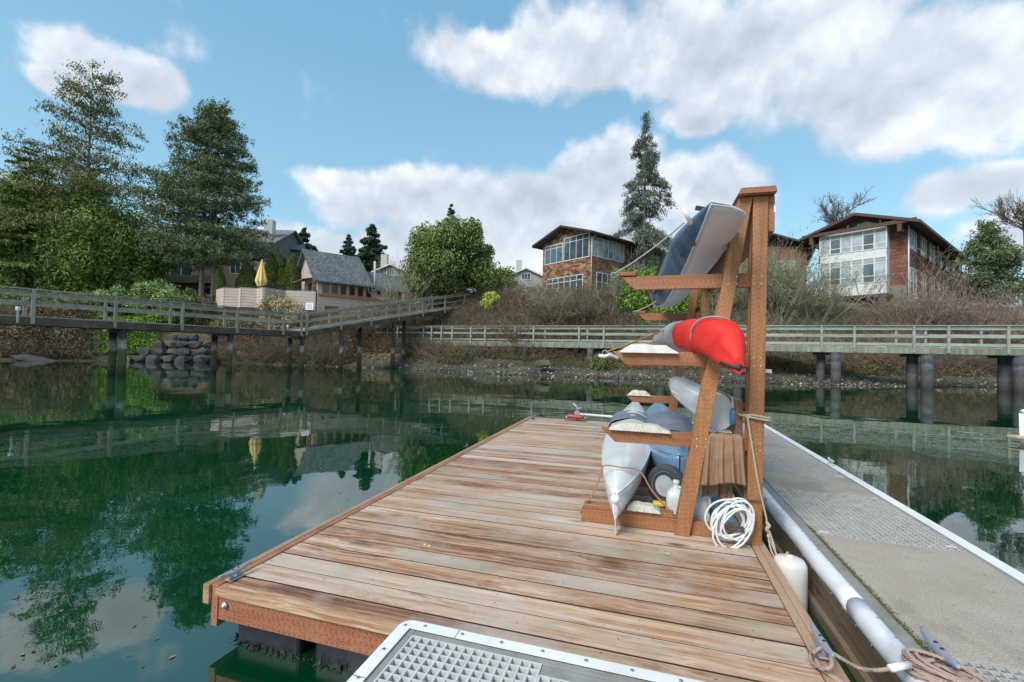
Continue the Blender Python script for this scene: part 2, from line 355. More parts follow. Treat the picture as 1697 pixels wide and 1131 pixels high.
stripes('bungee_orange', (.40, .12, .05), (.55, .36, .2), 90., .5)
stripes('rope_yellow', (.62, .40, .10), (.35, .24, .10), 90., .5)
stripes('rope_grey', (.34, .36, .36), (.56, .57, .56), 110., .5)
def cloth(name, col, col2, scale=5., rough=.8, bs=.6):
    m, t = new_mat(name); g = N(t); co = g.n('ShaderNodeTexCoord').outputs['Object']
    n = g.noise(co, scale, 4, .6, .6); w = g.noise(co, 220., 2, .5)
    c = g.mix(g.mr(n, .35, .65), col, col2); finish(g, c, rough, g.m('ADD', n, g.m('MULTIPLY', w, .08)), bs, .02, spec=.3); MT[name] = m
cloth('red_cover', (.62, .022, .018), (.72, .04, .03), 7., .62, .5)
cloth('grey_cover', (.30, .29, .31), (.37, .36, .38), 9., .75)
cloth('slate_cover', (.13, .155, .20), (.17, .20, .25), 8., .75)
cloth('towel_brown', (.26, .15, .09), (.32, .20, .13), 14., .95, .25)
def gel_blue():
    m, t = new_mat('gel_blue'); g = N(t); co = g.n('ShaderNodeTexCoord').outputs['Object']
    a = g.noise(g.vm('MULTIPLY', co, (1, 2., 1)), 2.2, 5, .6); sc = g.noise(g.vm('MULTIPLY', co, (26, 3, 8)), 3., 6, .75)
    c = g.mix(g.mr(a, .32, .66), (.018, .07, .17), (.13, .20, .29)); c = g.mix(g.mr(sc, .56, .75, 0, .55), c, (.42, .48, .54))
    finish(g, c, g.mr(a, .3, .7, .25, .5), sc, .1, .002); MT['gel_blue'] = m
gel_blue()
simple('gel_ltblue', (.16, .27, .40), .28, .15, 3., bump=.05, dirt=((.26, .35, .44), .6))
# ------------------------------------------------------------------ water
def water_mat():
    m, t = new_mat('water'); g = N(t); P = g.n('ShaderNodeNewGeometry').outputs['Position']
    a = g.noise(g.vm('MULTIPLY', P, (1, 1, 1)), .55, 2, .5); b = g.noise(P, 2.6, 3, .55); c_ = g.noise(P, 9., 2, .5)
    calm = g.mr(g.noise(P, .11, 3, .5), .4, .6, .25, 1.)
    h = g.m('ADD', g.m('MULTIPLY', a, 1.), g.m('MULTIPLY', calm, g.m('ADD', g.m('MULTIPLY', b, .16), g.m('MULTIPLY', c_, .022))))
    col = g.mix(g.mr(g.noise(P, .25, 3, .5), .35, .65), (.0001, .028, .010), (.0004, .040, .015))
    finish(g, col, .01, h, .085, .12, spec=.5, ior=2.15); MT['water'] = m
water_mat()
wb = MB(); wb.add([(-900, -500, 0), (900, -500, 0), (900, 1200, 0), (-900, 1200, 0)], [(0, 1, 2, 3)]); props(wb.build('water', MT['water']), kind='structure')
# ------------------------------------------------------------------ terrain (bank, beach and the plateau the houses stand on)
TX = np.array([-900, -300, 0, 200, 350, 450, 560, 660, 740, 850, 1000, 1200, 1400, 1600, 1900, 2600], float)
TD = np.array([32, 34, 35.5, 39, 42, 39.5, 38, 36.5, 32.5, 30.5, 29., 27.5, 27, 28.5, 31, 34], float)
TS = np.array([-6, 0, 1.5, 3, 6, 9, 13, 20, 40, 120], float)
P_left = [-1.2, 0, .8, 2.8, 4.9, 5.6, 6.4, 7.8, 10., 14.]
P_m1 = [-1.2, 0, 1.0, 2.4, 4.6, 5.6, 6.1, 6.6, 9., 13.]
P_mid = [-1.2, 0, .5, 1.5, 3.0, 4.0, 5.2, 6.2, 9., 13.]
P_bank = [-1.2, 0, .2, .5, 1.3, 3.6, 6.4, 7.9, 9., 12.]
P_right = [-1.2, 0, .2, .5, 1.6, 4.2, 6.6, 7.2, 8.4, 12.]
TP = np.array([P_left]*5+[P_m1]+[P_mid]*2+[P_bank]*2+[P_bank]+[P_right]*5, float)
def ground(x, D):
    d0 = np.interp(x, TX, TD); s = D-d0; rows = np.array([np.interp(s, TS, r) for r in TP]); return float(np.interp(x, TX, rows))
def shoreD(x): return float(np.interp(x, TX, TD))
def onground(x, D, dz=0):
    p = at(x, 560, D); return Vector((p.x, p.y, ground(x, D)+dz))
def terrain():
    xs = np.arange(-900, 2601, 14); ss = np.concatenate([np.arange(-6, 24, .7), np.arange(24, 130, 6)]); V = []
    for s in ss:
        for x in xs:
            D = shoreD(x)+s; p = at(x, 560, D); z = ground(x, D)
            n = math.sin(p.x*1.3+math.sin(p.y*.9))*math.cos(p.y*1.1+p.x*.4)
            z += n*(.05 if s < 4 else .22 if s < 24 else .1)+(random.random()-.5)*(.05 if s < 5 else .2 if s < 24 else 0)
            V.append((p.x, p.y, z))
    nx = len(xs); Q = [(j*nx+i, j*nx+i+1, (j+1)*nx+i+1, (j+1)*nx+i) for j in range(len(ss)-1) for i in range(nx-1)]
    m, t = new_mat('terrain'); g = N(t); P = g.n('ShaderNodeNewGeometry').outputs['Position']; z = g.n('ShaderNodeSeparateXYZ', {0: P}).outputs[2]
    n = g.noise(P, 3., 6, .7); n2 = g.noise(P, .5, 4, .6); vo = g.n('ShaderNodeTexVoronoi', {'Vector': P, 'Scale': 6.}); 
    mud = g.ramp(n, [(.3, (.022, .019, .015)), (.5, (.060, .050, .038)), (.7, (.125, .105, .08))]); mud = g.mix(g.mr(z, .05, .28, .75, 0), mud, (.012, .013, .010))
    shell = g.m('MULTIPLY', g.m('LESS_THAN', vo.outputs['Distance'], .2), g.m('GREATER_THAN', g.n('ShaderNodeSeparateColor', {0: vo.outputs['Color']}).outputs[0], .66))
    mud = g.mix(g.m('MULTIPLY', shell, .75), mud, (.46, .42, .34)); mud = g.mix(g.mr(n2, .5, .62, 0, .5), mud, (.09, .115, .03))
    soil = g.ramp(n, [(.3, (.05, .035, .02)), (.5, (.13, .082, .045)), (.7, (.22, .135, .075))]); soil = g.mix(g.mr(n2, .48, .58, 0, .8), soil, (.055, .07, .02))
    c = g.mix(g.mr(g.m('ADD', z, g.m('MULTIPLY', n, .5)), .9, 1.4), mud, soil)
    finish(g, c, .92, n, .8, .08); MT['terrain'] = m
    props(np_mesh('ground', V, Q, m, smooth=False), kind='structure')
terrain()
# ------------------------------------------------------------------ foliage machinery
def leafmat(name, c1, c2, c3=None, rough=.6, tr=.0):
    k = 1.9; c1 = tuple(q*k for q in c1); c2 = tuple(q*k for q in c2); c3 = c3 and tuple(q*1.3 for q in c3); m, t = new_mat(name); g = N(t); r = g.n('ShaderNodeNewGeometry').outputs['Random Per Island']; P = g.n('ShaderNodeNewGeometry').outputs['Position']
    n = g.noise(P, .8, 3, .6)
    c = g.mix(g.mr(g.m('ADD', g.m('MULTIPLY', r, .6), g.m('MULTIPLY', n, .8)), .35, 1.05), c1, c2)
    c = g.mix(g.mr(g.noise(P, .22, 4, .65), .52, .66, 0, .35), c, c3 or c2)
    if c3: c = g.mix(g.m('GREATER_THAN', g.n('ShaderNodeTexWhiteNoise', {'W': r}, noise_dimensions='1D').outputs[0], .86), c, c3)
    finish(g, c, rough, spec=.25); MT[name] = m
leafmat('leaf_cedar', (.036, .072, .014), (.13, .175, .036), (.15, .17, .045))
leafmat('leaf_cedar_top', (.040, .052, .014), (.110, .120, .034), (.12, .085, .04))
leafmat('leaf_pine', (.032, .055, .022), (.098, .122, .052), (.12, .125, .07))
leafmat('leaf_spruce', (.034, .045, .032), (.095, .11, .082), (.10, .09, .065))
leafmat('leaf_dark', (.014, .030, .016), (.035, .058, .030))
leafmat('leaf_madrone', (.034, .062, .014), (.115, .155, .038), (.19, .20, .07))
leafmat('leaf_rhodo', (.060, .105, .030), (.16, .215, .075), (.24, .29, .12))
leafmat('leaf_shrub', (.040, .068, .018), (.105, .14, .038), (.17, .18, .06))
leafmat('leaf_column', (.035, .060, .012), (.085, .110, .022), (.13, .11, .03))
leafmat('leaf_ivy', (.035, .085, .012), (.11, .20, .030), (.24, .28, .05))
leafmat('leaf_yellow', (.18, .22, .03), (.34, .38, .06), (.42, .46, .10))
leafmat('leaf_pale', (.18, .14, .08), (.36, .30, .19), (.10, .12, .04))
leafmat('leaf_brown', (.034, .023, .014), (.150, .103, .060), (.075, .09, .032))
leafmat('twig_brown', (.055, .040, .028), (.18, .14, .10), (.06, .06, .03))
leafmat('twig_grey', (.095, .085, .065), (.23, .205, .165), (.20, .22, .08))
leafmat('twig_pink', (.075, .053, .044), (.19, .14, .115), (.30, .25, .20))
leafmat('twig_dark', (.05, .04, .033), (.11, .09, .075))
simple('bark', (.17, .13, .105), .9, .4, 4., bump=.8, bd=.05, stretch=(3, 3, .6))
simple('bark_grey', (.25, .215, .185), .9, .35, 4., bump=.8, bd=.05, stretch=(3, 3, .6))
simple('bark_red', (.13, .055, .03), .8, .4, 4., bump=.6, bd=.05)
rng = np.random.RandomState(11)
def unit(n):
    v = rng.normal(size=(n, 3)); return v/np.linalg.norm(v, axis=1)[:, None]
def leaves(C, size, asp=.5, hang=0., nrm=None, bend=.6):
    """one rhombus leaf per centre; hang pulls its long axis down, nrm biases its face outwards"""
    C = np.asarray(C, float); n = len(C); sz = size*(rng.rand(n, 1)*.8+.6) if np.isscalar(size) else np.asarray(size)[:, None]*(rng.rand(n, 1)*.8+.6)
    a = unit(n)
    if nrm is not None:
        nn = nrm*bend+unit(n)*(1-bend*.5); nn /= np.linalg.norm(nn, axis=1)[:, None]+1e-9
        a = np.cross(nn, a); a /= np.linalg.norm(a, axis=1)[:, None]+1e-9; b = np.cross(nn, a)
    else:
        a[:, 2] -= hang; a /= np.linalg.norm(a, axis=1)[:, None]; b = np.cross(a, unit(n)); b /= np.linalg.norm(b, axis=1)[:, None]+1e-9
    a *= sz; b *= sz*asp
    V = np.stack([C-a*.5, C+b*.5, C+a*.5, C-b*.5], 1).reshape(-1, 3)
    return V, np.arange(n*4).reshape(-1, 4)
def prisms(Pa, Pb, ra, rb, k=3):
    Pa, Pb = np.asarray(Pa, float), np.asarray(Pb, float); ra = np.asarray(ra, float); rb = np.asarray(rb, float); d = Pb-Pa; d /= np.linalg.norm(d, axis=1)[:, None]+1e-9
    ref = np.tile([0.3, .2, 1.], (len(d), 1)); a = np.cross(d, ref); a /= np.linalg.norm(a, axis=1)[:, None]+1e-9; b = np.cross(d, a)
    V = []
    for P, r in ((Pa, ra), (Pb, rb)):
        for i in range(k): V.append(P+(a*math.cos(2*PI*i/k)+b*math.sin(2*PI*i/k))*r[:, None])
    V = np.stack(V, 1).reshape(-1, 3); n = len(Pa); base = np.arange(n)[:, None]*2*k
    Q = np.concatenate([base+np.array([[i, (i+1) % k, (i+1) % k+k, i+k]]) for i in range(k)], 0)
    return V, Q
def lumpy(n, r, lobes=9, amp=.28, flat=0.):
    """points in an uneven dome: a set of clump centres on an ellipsoid, leaves round each clump"""
    c = unit(lobes*6); c = c[c[:, 2] > flat-1+.3][:lobes*5]; c = c*(1-amp*rng.rand(len(c), 1))
    idx = rng.randint(0, len(c), n); d = unit(n); rad = rng.rand(n, 1)**.4
    cl = (.17+.16*rng.rand(len(c)))[idx][:, None]
    P = c[idx]*(1-.25*cl)+d*rad*cl*1.25
    nn = P/np.linalg.norm(P, axis=1)[:, None]*.6+d*.6
    return P*np.array(r), nn
def tree_thing(name, label, cat, base, group=None): return thing(name, tuple(base), label, cat, group)
def conifer(name, label, base, h, R, n, size, leaf, bark='bark', crown0=.12, droop=.25, prof=None, whorls=34, asp=.3, hang=.4, gap=.15, tr=.012, lean=(0, 0), up=0., spread=.22, trunks=((0, 0),), group=None, skirt=0, tuft=None, tipbias=.6, sub=3):
    t = tree_thing(name, label, 'tree', base, group); base = np.array(base, float)
    prof = prof or (lambda q: (1-q)**.8)
    Pa, Pb, ra, rb = [], [], [], []; pts, szs = [], []
    for tx, ty in trunks:
        mk = 10; ps = [base+np.array([tx*(1-.3*i/mk)+lean[0]*i/mk, ty*(1-.3*i/mk)+lean[1]*i/mk, h*.98*i/mk-(.4 if i == 0 else 0)]) for i in range(mk+1)]
        for i in range(mk): Pa.append(ps[i]); Pb.append(ps[i+1]); ra.append(h*tr*(1-i/mk*.94)); rb.append(h*tr*(1-(i+1)/mk*.94))
        nt = len(trunks)
        br = []
        for w in range(whorls):
            q = crown0+(1-crown0)*(w+rng.rand()*.7)/whorls; nb = rng.randint(4, 7)
            for k in range(nb):
                if rng.rand() < gap: continue
                az = rng.rand()*2*PI; L = R*prof((q-crown0)/(1-crown0))*(.62+.5*rng.rand())
                if L < .12: L = .12
                br.append((q, az, L))
        tot = sum(b[2] for b in br)
        for q, az, L in br:
            st = base+np.array([tx*(1-.3*q)+lean[0]*q, ty*(1-.3*q)+lean[1]*q, h*q]); o = np.array([math.cos(az), math.sin(az), 0])
            dr = droop*(1.1-q)+.05*rng.randn(); m = max(2, int(n/nt*L/tot)); seg = 3; prev = st
            for i in range(1, seg+1):
                s = i/seg; p = st+o*L*s+np.array([0, 0, -dr*L*s*s*1.2+up*L*s*(1-.3*s)]); Pa.append(prev); Pb.append(p); ra.append(.012*L*(1-(i-1)/seg)+.008); rb.append(.012*L*(1-i/seg)+.006); prev = p
            s = rng.rand(m)**tipbias*.95+.05
            sd = np.array([-o[1], o[0], 0]); lat = rng.randn(m)*spread*L*(.35+.65*np.sin(np.clip(s, 0, 1)*PI*.85))
            if tuft:      # leaves gathered in tufts round a few twig ends
                kk = max(2, int(L*tuft[0])); cs = rng.rand(kk)**.6; cl = rng.randn(kk)*spread*L*.9; ci = rng.randint(0, kk, m)
                s = np.clip(cs[ci]+rng.randn(m)*tuft[1]/max(L, .4)*.9, .05, 1.06); lat = cl[ci]+rng.randn(m)*tuft[1]; vz = np.abs(rng.randn(kk))[ci]*tuft[1]*.8+rng.randn(m)*tuft[1]*.75
            else: vz = -np.abs(rng.randn(m))*hang*.35*min(1, L*.4)
            P = st+o*(L*s)[:, None]+sd*lat[:, None]; P[:, 2] += -dr*L*s*s*1.2+up*L*s*(1-.3*s)+vz
            pts.append(P)
    V, Q = prisms(Pa, Pb, ra, rb, 5); np_mesh('trunk', V, Q, MT[bark], t, smooth=True)
    P = np.concatenate(pts); V, Q = leaves(P, size, asp, hang); np_mesh('crown', V, Q, MT[leaf], t)
    return t
def broadleaf(name, label, cat, base, r, n, size, leaf, zc=None, lobes=9, bark='bark_grey', asp=.55, amp=.28, trunk=True, group=None, flat=0., stems=3):
    t = tree_thing(name, label, cat, base, group); b = np.array(base, float); zc = r[2]*.75 if zc is None else zc
    P, nn = lumpy(n, r, lobes, amp, flat); P = P+b+np.array([0, 0, zc]); keep = P[:, 2] > b[2]-.1; P, nn = P[keep], nn[keep]
    V, Q = leaves(P, size, asp, 0, nn); np_mesh('crown' if cat == 'tree' else 'foliage', V, Q, MT[leaf], t)
    if trunk:
        Pa, Pb, ra, rb = [], [], [], []
        for i in range(stems*4):
            e = b+np.array([0, 0, zc])+unit(1)[0]*np.array(r)*.75; e[2] = max(e[2], b[2]+zc*.4); mid = (b+e)/2+unit(1)[0]*r[0]*.1; mid[:2] = b[:2]+(e[:2]-b[:2])*.35
            w = r[0]*.05; Pa += [b-[0, 0, .3], mid]; Pb += [mid, e]; ra += [w, w*.6]; rb += [w*.6, w*.12]
        V, Q = prisms(Pa, Pb, ra, rb, 5); np_mesh('trunk' if cat == 'tree' else 'stem', V, Q, MT[bark], t, smooth=True)
    return t
def twigs(starts, L, r0, depth, kids, spread, up=.25, droop=0., shrink=.68, seglen=None, wob=.25):
    """recursive bare branching, vectorised by level; starts = list of (point, direction)"""
    P = np.array([s[0] for s in starts], float); D = np.array([s[1] for s in starts], float); D /= np.linalg.norm(D, axis=1)[:, None]
    A, B, RA, RB = [], [], [], []; LL = np.full(len(P), L, float)*(.7+.6*rng.rand(len(P))); rr = r0
    for lv in range(depth):
        nseg = 4; node = [P.copy()]; d = D.copy(); p = P.copy()
        for s in range(nseg):
            d = d+unit(len(d))*wob; d[:, 2] += up*.12-droop*.3*(s/nseg); d /= np.linalg.norm(d, axis=1)[:, None]
            q = p+d*(LL/nseg)[:, None]; A.append(p); B.append(q); f0_, f1_ = 1-.45*s/nseg, 1-.45*(s+1)/nseg
            RA.append(np.full(len(p), rr*f0_)); RB.append(np.full(len(p), rr*f1_)); p = q; node.append(q.copy())
        if lv == depth-1: break
        nP, nD, nL = [], [], []
        for k in range(kids[min(lv, len(kids)-1)]):
            f = .35+.65*rng.rand(len(P)); i = np.minimum((f*nseg).astype(int), nseg-1); fr = f*nseg-i
            nn = np.stack(node, 0); a_ = nn[i, np.arange(len(P))]; b_ = nn[i+1, np.arange(len(P))]
            dd = (b_-a_); dd /= np.linalg.norm(dd, axis=1)[:, None]+1e-9; dd = dd+unit(len(P))*spread; dd[:, 2] += up; dd /= np.linalg.norm(dd, axis=1)[:, None]
            nP.append(a_+(b_-a_)*fr[:, None]); nD.append(dd); nL.append(LL*shrink*(.6+.6*rng.rand(len(P))))
        P, D, LL = np.concatenate(nP), np.concatenate(nD), np.concatenate(nL); rr *= .58
    return np.concatenate(A), np.concatenate(B), np.concatenate(RA), np.concatenate(RB), np.concatenate(B)[-len(P):]
def bare(name, label, cat, base, L, r0, nst, depth, kids, spread, mat, up=.3, droop=0., fan=.5, wid=.4, group=None, leaf=None, nl=0, lsize=.1, shrink=.68, part='branches', minr=.006, wob=.25):
    t = tree_thing(name, label, cat, base, group); b = np.array(base, float); st = []
    for i in range(nst):
        az = rng.rand()*2*PI; f = fan*rng.rand()**.6; st.append((b+np.array([math.cos(az)*wid*rng.rand(), math.sin(az)*wid*rng.rand(), -.15]), (math.cos(az)*f, math.sin(az)*f, 1)))
    A, B, RA, RB, tips = twigs(st, L, r0, depth, kids, spread, up, droop, shrink, wob=wob); V, Q = prisms(A, B, np.maximum(RA, minr), np.maximum(RB, minr))
    np_mesh(part, V, Q, MT[mat], t)
    if leaf:
        i = rng.randint(len(B)//4, len(B), nl); V, Q = leaves(B[i]+rng.randn(nl, 3)*lsize, lsize, .5); np_mesh('foliage', V, Q, MT[leaf], t)
    return t
def cover(name, label, x0, x1, s0, s1, n, size, leaf, hmax=.8, kind='stuff', asp=.5, cat='ground cover', stems=0, tw='twig_brown', freq=.9, arch=1.2):
    """undergrowth spread over the bank between two image columns; nobody could count it"""
    X = x0+(x1-x0)*rng.rand(n); Sx = s0+(s1-s0)*rng.rand(n); X = np.clip(X+14*np.sin(Sx*2.3+x0)+9*rng.randn(n), x0-60, x1+60); pts = np.empty((n, 3)); xs = np.linspace(x0-60, x1+60, 40); sg = np.linspace(s0, s1, 30)
    G = np.array([[ground(a, shoreD(a)+s) for s in sg] for a in xs])
    ix = (X-x0+60)/(x1-x0+120)*39; iy = (Sx-s0)/(s1-s0)*29; i0 = np.clip(ix.astype(int), 0, 38); j0 = np.clip(iy.astype(int), 0, 28); fx = ix-i0; fy = iy-j0
    Z = G[i0, j0]*(1-fx)*(1-fy)+G[i0+1, j0]*fx*(1-fy)+G[i0, j0+1]*(1-fx)*fy+G[i0+1, j0+1]*fx*fy
    dk = shoreD_v(X)+Sx; rx = ray_v(X); tt = dk/(rx@np.array(f0)); pts[:, 0] = rx[:, 0]*tt; pts[:, 1] = rx[:, 1]*tt
    hm = (.5+.5*np.sin(pts[:, 0]*freq+2*np.sin(pts[:, 1]*freq*.8))*np.cos(pts[:, 1]*freq*1.1+pts[:, 0]*.3))*.7+.3
    edge = np.minimum(1, np.minimum(Sx-s0, s1-Sx)/.8+.25)
    pts[:, 2] = Z+hmax*hm*edge*rng.rand(n)**.45
    nn = np.tile([f0[0]*-.5, f0[1]*-.5, .7], (n, 1)); V, Q = leaves(pts, size, asp, 0, nn, .5); o = np_mesh(name, V, Q, MT[leaf])
    props(o, label, cat, kind=kind)
    if stems:
        i = rng.randint(0, n, stems); base = pts[i]; base[:, 2] = Z[i]; d = unit(stems); d[:, 2] = np.abs(d[:, 2])*1.2+.5
        A, B, RA, RB, _ = twigs(list(zip(base, d)), arch, .014, 2, [3], .8, .1, .9, .7); V, Q = prisms(A, B, np.maximum(RA, .007), np.maximum(RB, .006)); o2 = np_mesh(name.replace('cover', 'stems') if 'cover' in name else name+'_stems', V, Q, MT[tw])
        props(o2, label.replace('leaves', 'stems') if 'leaves' in label else 'bare stems of the '+label, cat, kind='stuff')
    return o
def shoreD_v(X): return np.interp(X, TX, TD)
def ray_v(X):
    o = np.array(fwd); r = np.array(rgt); u = np.array(upv); return o[None]+r[None]*((X-W/2)/F)[:, None]-u[None]*((560-HH/2)/F)
# ------------------------------------------------------------------ timber bridges over the water
def Lp(x, D, z):            # point of a straight structure seen at image column x, at real distance D and height z
    p = at(x, 560, D); return Vector((p.x, p.y, z))
def pile(parent, p, r, top, bot, mat, cap=True):
    m = MB(); m.tube([Vector((p.x, p.y, bot)), Vector((p.x+.05*math.sin(p.x*7), p.y, (top+bot)/2)), Vector((p.x, p.y, top))], [r*1.05, r, r*.97], 14); m.build('pile', MT[mat], parent)
def railrun(t, path, w, zr, zd, posts, back, mats, rails, fasc=.3, cap=.14, pw=.13, side=None):
    """path: ground-plane line a->b (front edge); w: vector across the deck; zr/zd give rail and deck heights at param; posts in params"""
    a, b = path; d = b-a; wood_, beam = mats; n = w.normalized()
    P = lambda s, z, o=Vector(): Vector((a.x+d.x*s, a.y+d.y*s, z))+o
    m = MB()                                                                    # deck boards across
    L = d.length; nb = int(L/.3)
    for i in range(nb):
        s0, s1 = i/nb, (i+.95)/nb; p0, p1 = P(s0, zd(s0)), P(s1, zd(s1))
        c = (p0+p1)/2+w/2; m.obox(c, (p1-p0)/2, w/2*1.02, Vector((0, 0, .03)))
    m.build('deck', MT[wood_], t)
    for k, off in enumerate((Vector(), w)):
        m = MB(); K = 8
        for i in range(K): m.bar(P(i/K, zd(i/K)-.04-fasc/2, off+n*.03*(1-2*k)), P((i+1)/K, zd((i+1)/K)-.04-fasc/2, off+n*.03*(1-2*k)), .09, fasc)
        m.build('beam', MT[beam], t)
        m = MB()
        for i in range(K):
            m.bar(P(i/K, zr(i/K), off), P((i+1)/K, zr((i+1)/K), off), cap, .045)
            for hz, hh in rails: m.bar(P(i/K, zd(i/K)+(zr(i/K)-zd(i/K))*hz, off+n*.045*(1-2*k)), P((i+1)/K, zd((i+1)/K)+(zr((i+1)/K)-zd((i+1)/K))*hz, off+n*.045*(1-2*k)), .04, hh)
        m.build('rail', MT[wood_], t)
        for s in (posts if k == 0 else back):
            m = MB(); p = P(s, 0, off-n*.03*(1-2*k)); ds = d.normalized()
            zt, zb = zr(s)-.02, zd(s)-fasc*.95
            m.obox((p.x, p.y, (zt+zb)/2), ds*pw/2, n*.045, (0, 0, (zt-zb)/2)); m.build('post', MT[wood_], t, bevel=.01)
def param(a, b, x):         # parameter along a->b where it crosses image column x
    lo, hi = -1., 2.
    for _ in range(40):
        mi = (lo+hi)/2
        if imx(a+(b-a)*mi) < x: lo = mi
        else: hi = mi
    return (lo+hi)/2
inv = lambda x: 1/(.0541-.0000418*(x-20))
A = Lp(-260, inv(-260), 0); B = Lp(501, inv(501), 0); w = (B-A).normalized().cross(Vector((0, 0, 1)))*-1
w = w*2.0 if w.dot(f0) > 0 else w*-2.0
zr = lambda s: 3.68+.05*s; zd = lambda s: 2.53+.05*s
t = thing('footbridge', (A.x, A.y, 0), 'weathered brown timber footbridge on mossy piles across the left side of the water', 'footbridge')
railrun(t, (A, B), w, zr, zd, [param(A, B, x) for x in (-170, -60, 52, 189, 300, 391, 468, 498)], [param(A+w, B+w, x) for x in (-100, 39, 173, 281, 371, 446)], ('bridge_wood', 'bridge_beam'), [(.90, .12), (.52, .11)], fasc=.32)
for x, dd, r in ((203, 0, .17), (187, .9, .17), (382, 0, .15), (356, .9, .15), (501, 0, .15), (481, 1.2, .15), (-40, 0, .17), (-60, .9, .17)):
    D = inv(x)+.15+dd; p = Lp(x, D, 0); pile(t, p, r, 2.16, -.6, 'pile_mossy')
for x in (195, 369, 491, -50):
    p = Lp(x, inv(x)+.6, 2.15); m = MB(); m.bar(p-w*.1-(B-A).normalized()*.45, p-w*.1+(B-A).normalized()*.45, .3, .2); m.build('pile_cap', MT['bridge_beam'], t)
# the ramp climbing to the bank
C0 = Lp(505, 29.5, 0); D0_ = Lp(798, 46., 0); w2 = (D0_-C0).normalized().cross(Vector((0, 0, 1))); w2 = w2*2.0 if w2.dot(f0) > 0 else w2*-2.0
t = thing('ramp_bridge', (C0.x, C0.y, 0), 'brown timber ramp climbing from the end of the footbridge up to the bank', 'ramp')
railrun(t, (C0, D0_), w2, lambda s: 3.74+3.9*s, lambda s: 2.62+3.75*s, [param(C0, D0_, x) for x in (507, 564, 613.6, 659.5, 699, 735, 767, 796)], [param(C0+w2, D0_+w2, x) for x in (545, 594, 640, 678, 715)], ('bridge_wood', 'bridge_beam'), [(.88, .10), (.50, .10), (.08, .09)], fasc=.34)
for x, dd in ((564.6, .1), (596.4, .9), (652, .1), (669, 1.)):
    s = param(C0, D0_, x); D = (C0+(D0_-C0)*s).dot(f0); p = Lp(x, D+dd, 0); m = MB(); m.tube([Vector((p.x, p.y, -.5)), Vector((p.x+(.12 if x < 570 else 0), p.y, 2.35+3.75*s-.05))], [.17, .15], 14); m.build('pile', MT['pile_mossy'], t)
# the long grey boardwalk
inv2 = lambda x: 1/(.0265+1.52e-5*(x-750))
A = Lp(560, inv2(560), 0); B = Lp(1790, inv2(1790), 0); w3 = (B-A).normalized().cross(Vector((0, 0, 1))); w3 = w3*1.9 if w3.dot(f0) > 0 else w3*-1.9
t = thing('boardwalk', (A.x, A.y, 0), 'long grey-green timber boardwalk with three rails on dark piles along the far shore', 'boardwalk')
fp = [640+q/4.04 for q in (10, 75, 248, 302, 368, 440, 565, 660, 860, 985, 1290, 1455)]+[1110, 1151, 1207, 1262]+[1240+q/3.713 for q in (450, 652, 1018, 1232, 1600)]+[1745]
bp = [640+q/4.04 for q in (757, 952, 1062, 1345)]+[1130, 1240+910/3.713, 1240+1092/3.713, 1240+1435/3.713]
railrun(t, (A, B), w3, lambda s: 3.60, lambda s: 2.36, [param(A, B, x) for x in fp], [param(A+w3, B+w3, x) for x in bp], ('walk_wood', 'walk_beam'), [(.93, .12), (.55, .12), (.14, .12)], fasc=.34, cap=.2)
for x, dd, r in ((714, .2, .2), (742, .2, .2), (759, 1.4, .2), (793, .2, .22), (811, 1.4, .22), (871, .1, .24), (883, .9, .24), (979, .1, .26), (1096, .1, .27), (1222, .1, .27), (1361, .9, .24), (1384, .1, .27), (1512, .9, .27), (1536, .1, .3), (1665, .9, .3), (1692, .1, .3)):
    D = inv2(x)+dd; p = Lp(x, D, 0); pile(t, p, r, 2.0, -.8, 'pile_dark')
    if r > .2: m = MB(); m.bar(Lp(x, D, 1.9)-w3*.1, Lp(x, D, 1.9)+w3*.6, .5, .16); m.build('pile_cap', MT['pile_dark'], t)
for i, x in enumerate((990, 1023, 1045)):
    p = Lp(x, shoreD(x)-.3, 0); m = MB(); m.tube([(p.x, p.y, -.4), (p.x+.02, p.y, .45-.08*i)], [.15, .13], 10); o = m.build('old_pile', MT['pile_dark']); props(o, ('short dark pile stump at the waterline, nearest the thick boardwalk pile', 'smallest dark pile stump between two others at the waterline', 'short dark pile stump at the waterline below the rack arms')[i], 'pile stump', 'old pile stumps on the beach')
# ------------------------------------------------------------------ buildings
simple('shingle_siding', (.22, .115, .065), .85, .35, 3.)
def shingles(name, cols, sx, sz, vert=.5, seam=.06):
    m, t = new_mat(name); g = N(t); P = g.n('ShaderNodeTexCoord').outputs['Object']; s = g.n('ShaderNodeSeparateXYZ', {0: P})
    hx = g.m('ADD', g.m('MULTIPLY', s.outputs[0], 1.), g.m('MULTIPLY', s.outputs[1], .83)); row = g.m('FLOOR', g.m('DIVIDE', s.outputs[2], sz)); rf = g.m('FRACT', g.m('DIVIDE', s.outputs[2], sz))
    hh = g.m('ADD', g.m('DIVIDE', hx, sx), g.m('MULTIPLY', row, .437)); cell = g.m('FLOOR', hh); cf = g.m('FRACT', hh)
    rn = g.n('ShaderNodeTexWhiteNoise', {'Vector': g.n('ShaderNodeCombineXYZ', {0: cell, 1: row, 2: 0.}).outputs[0]}, noise_dimensions='2D').outputs[0]
    n = g.noise(P, 1.2, 5, .65); c = g.ramp(g.m('ADD', g.m('MULTIPLY', rn, .6), g.m('MULTIPLY', n, .4)), cols)
    e = g.m('MAXIMUM', g.m('LESS_THAN', rf, seam), g.m('LESS_THAN', cf, .06)); c = g.mix(g.m('MULTIPLY', e, .7), c, (.03, .02, .015))
    finish(g, c, .85, g.m('SUBTRACT', rn, e), .5, .02); MT[name] = m
shingles('shingle', [(.2, (.085, .04, .022)), (.45, (.20, .095, .048)), (.65, (.30, .16, .085)), (.85, (.43, .27, .165))], .17, .19)
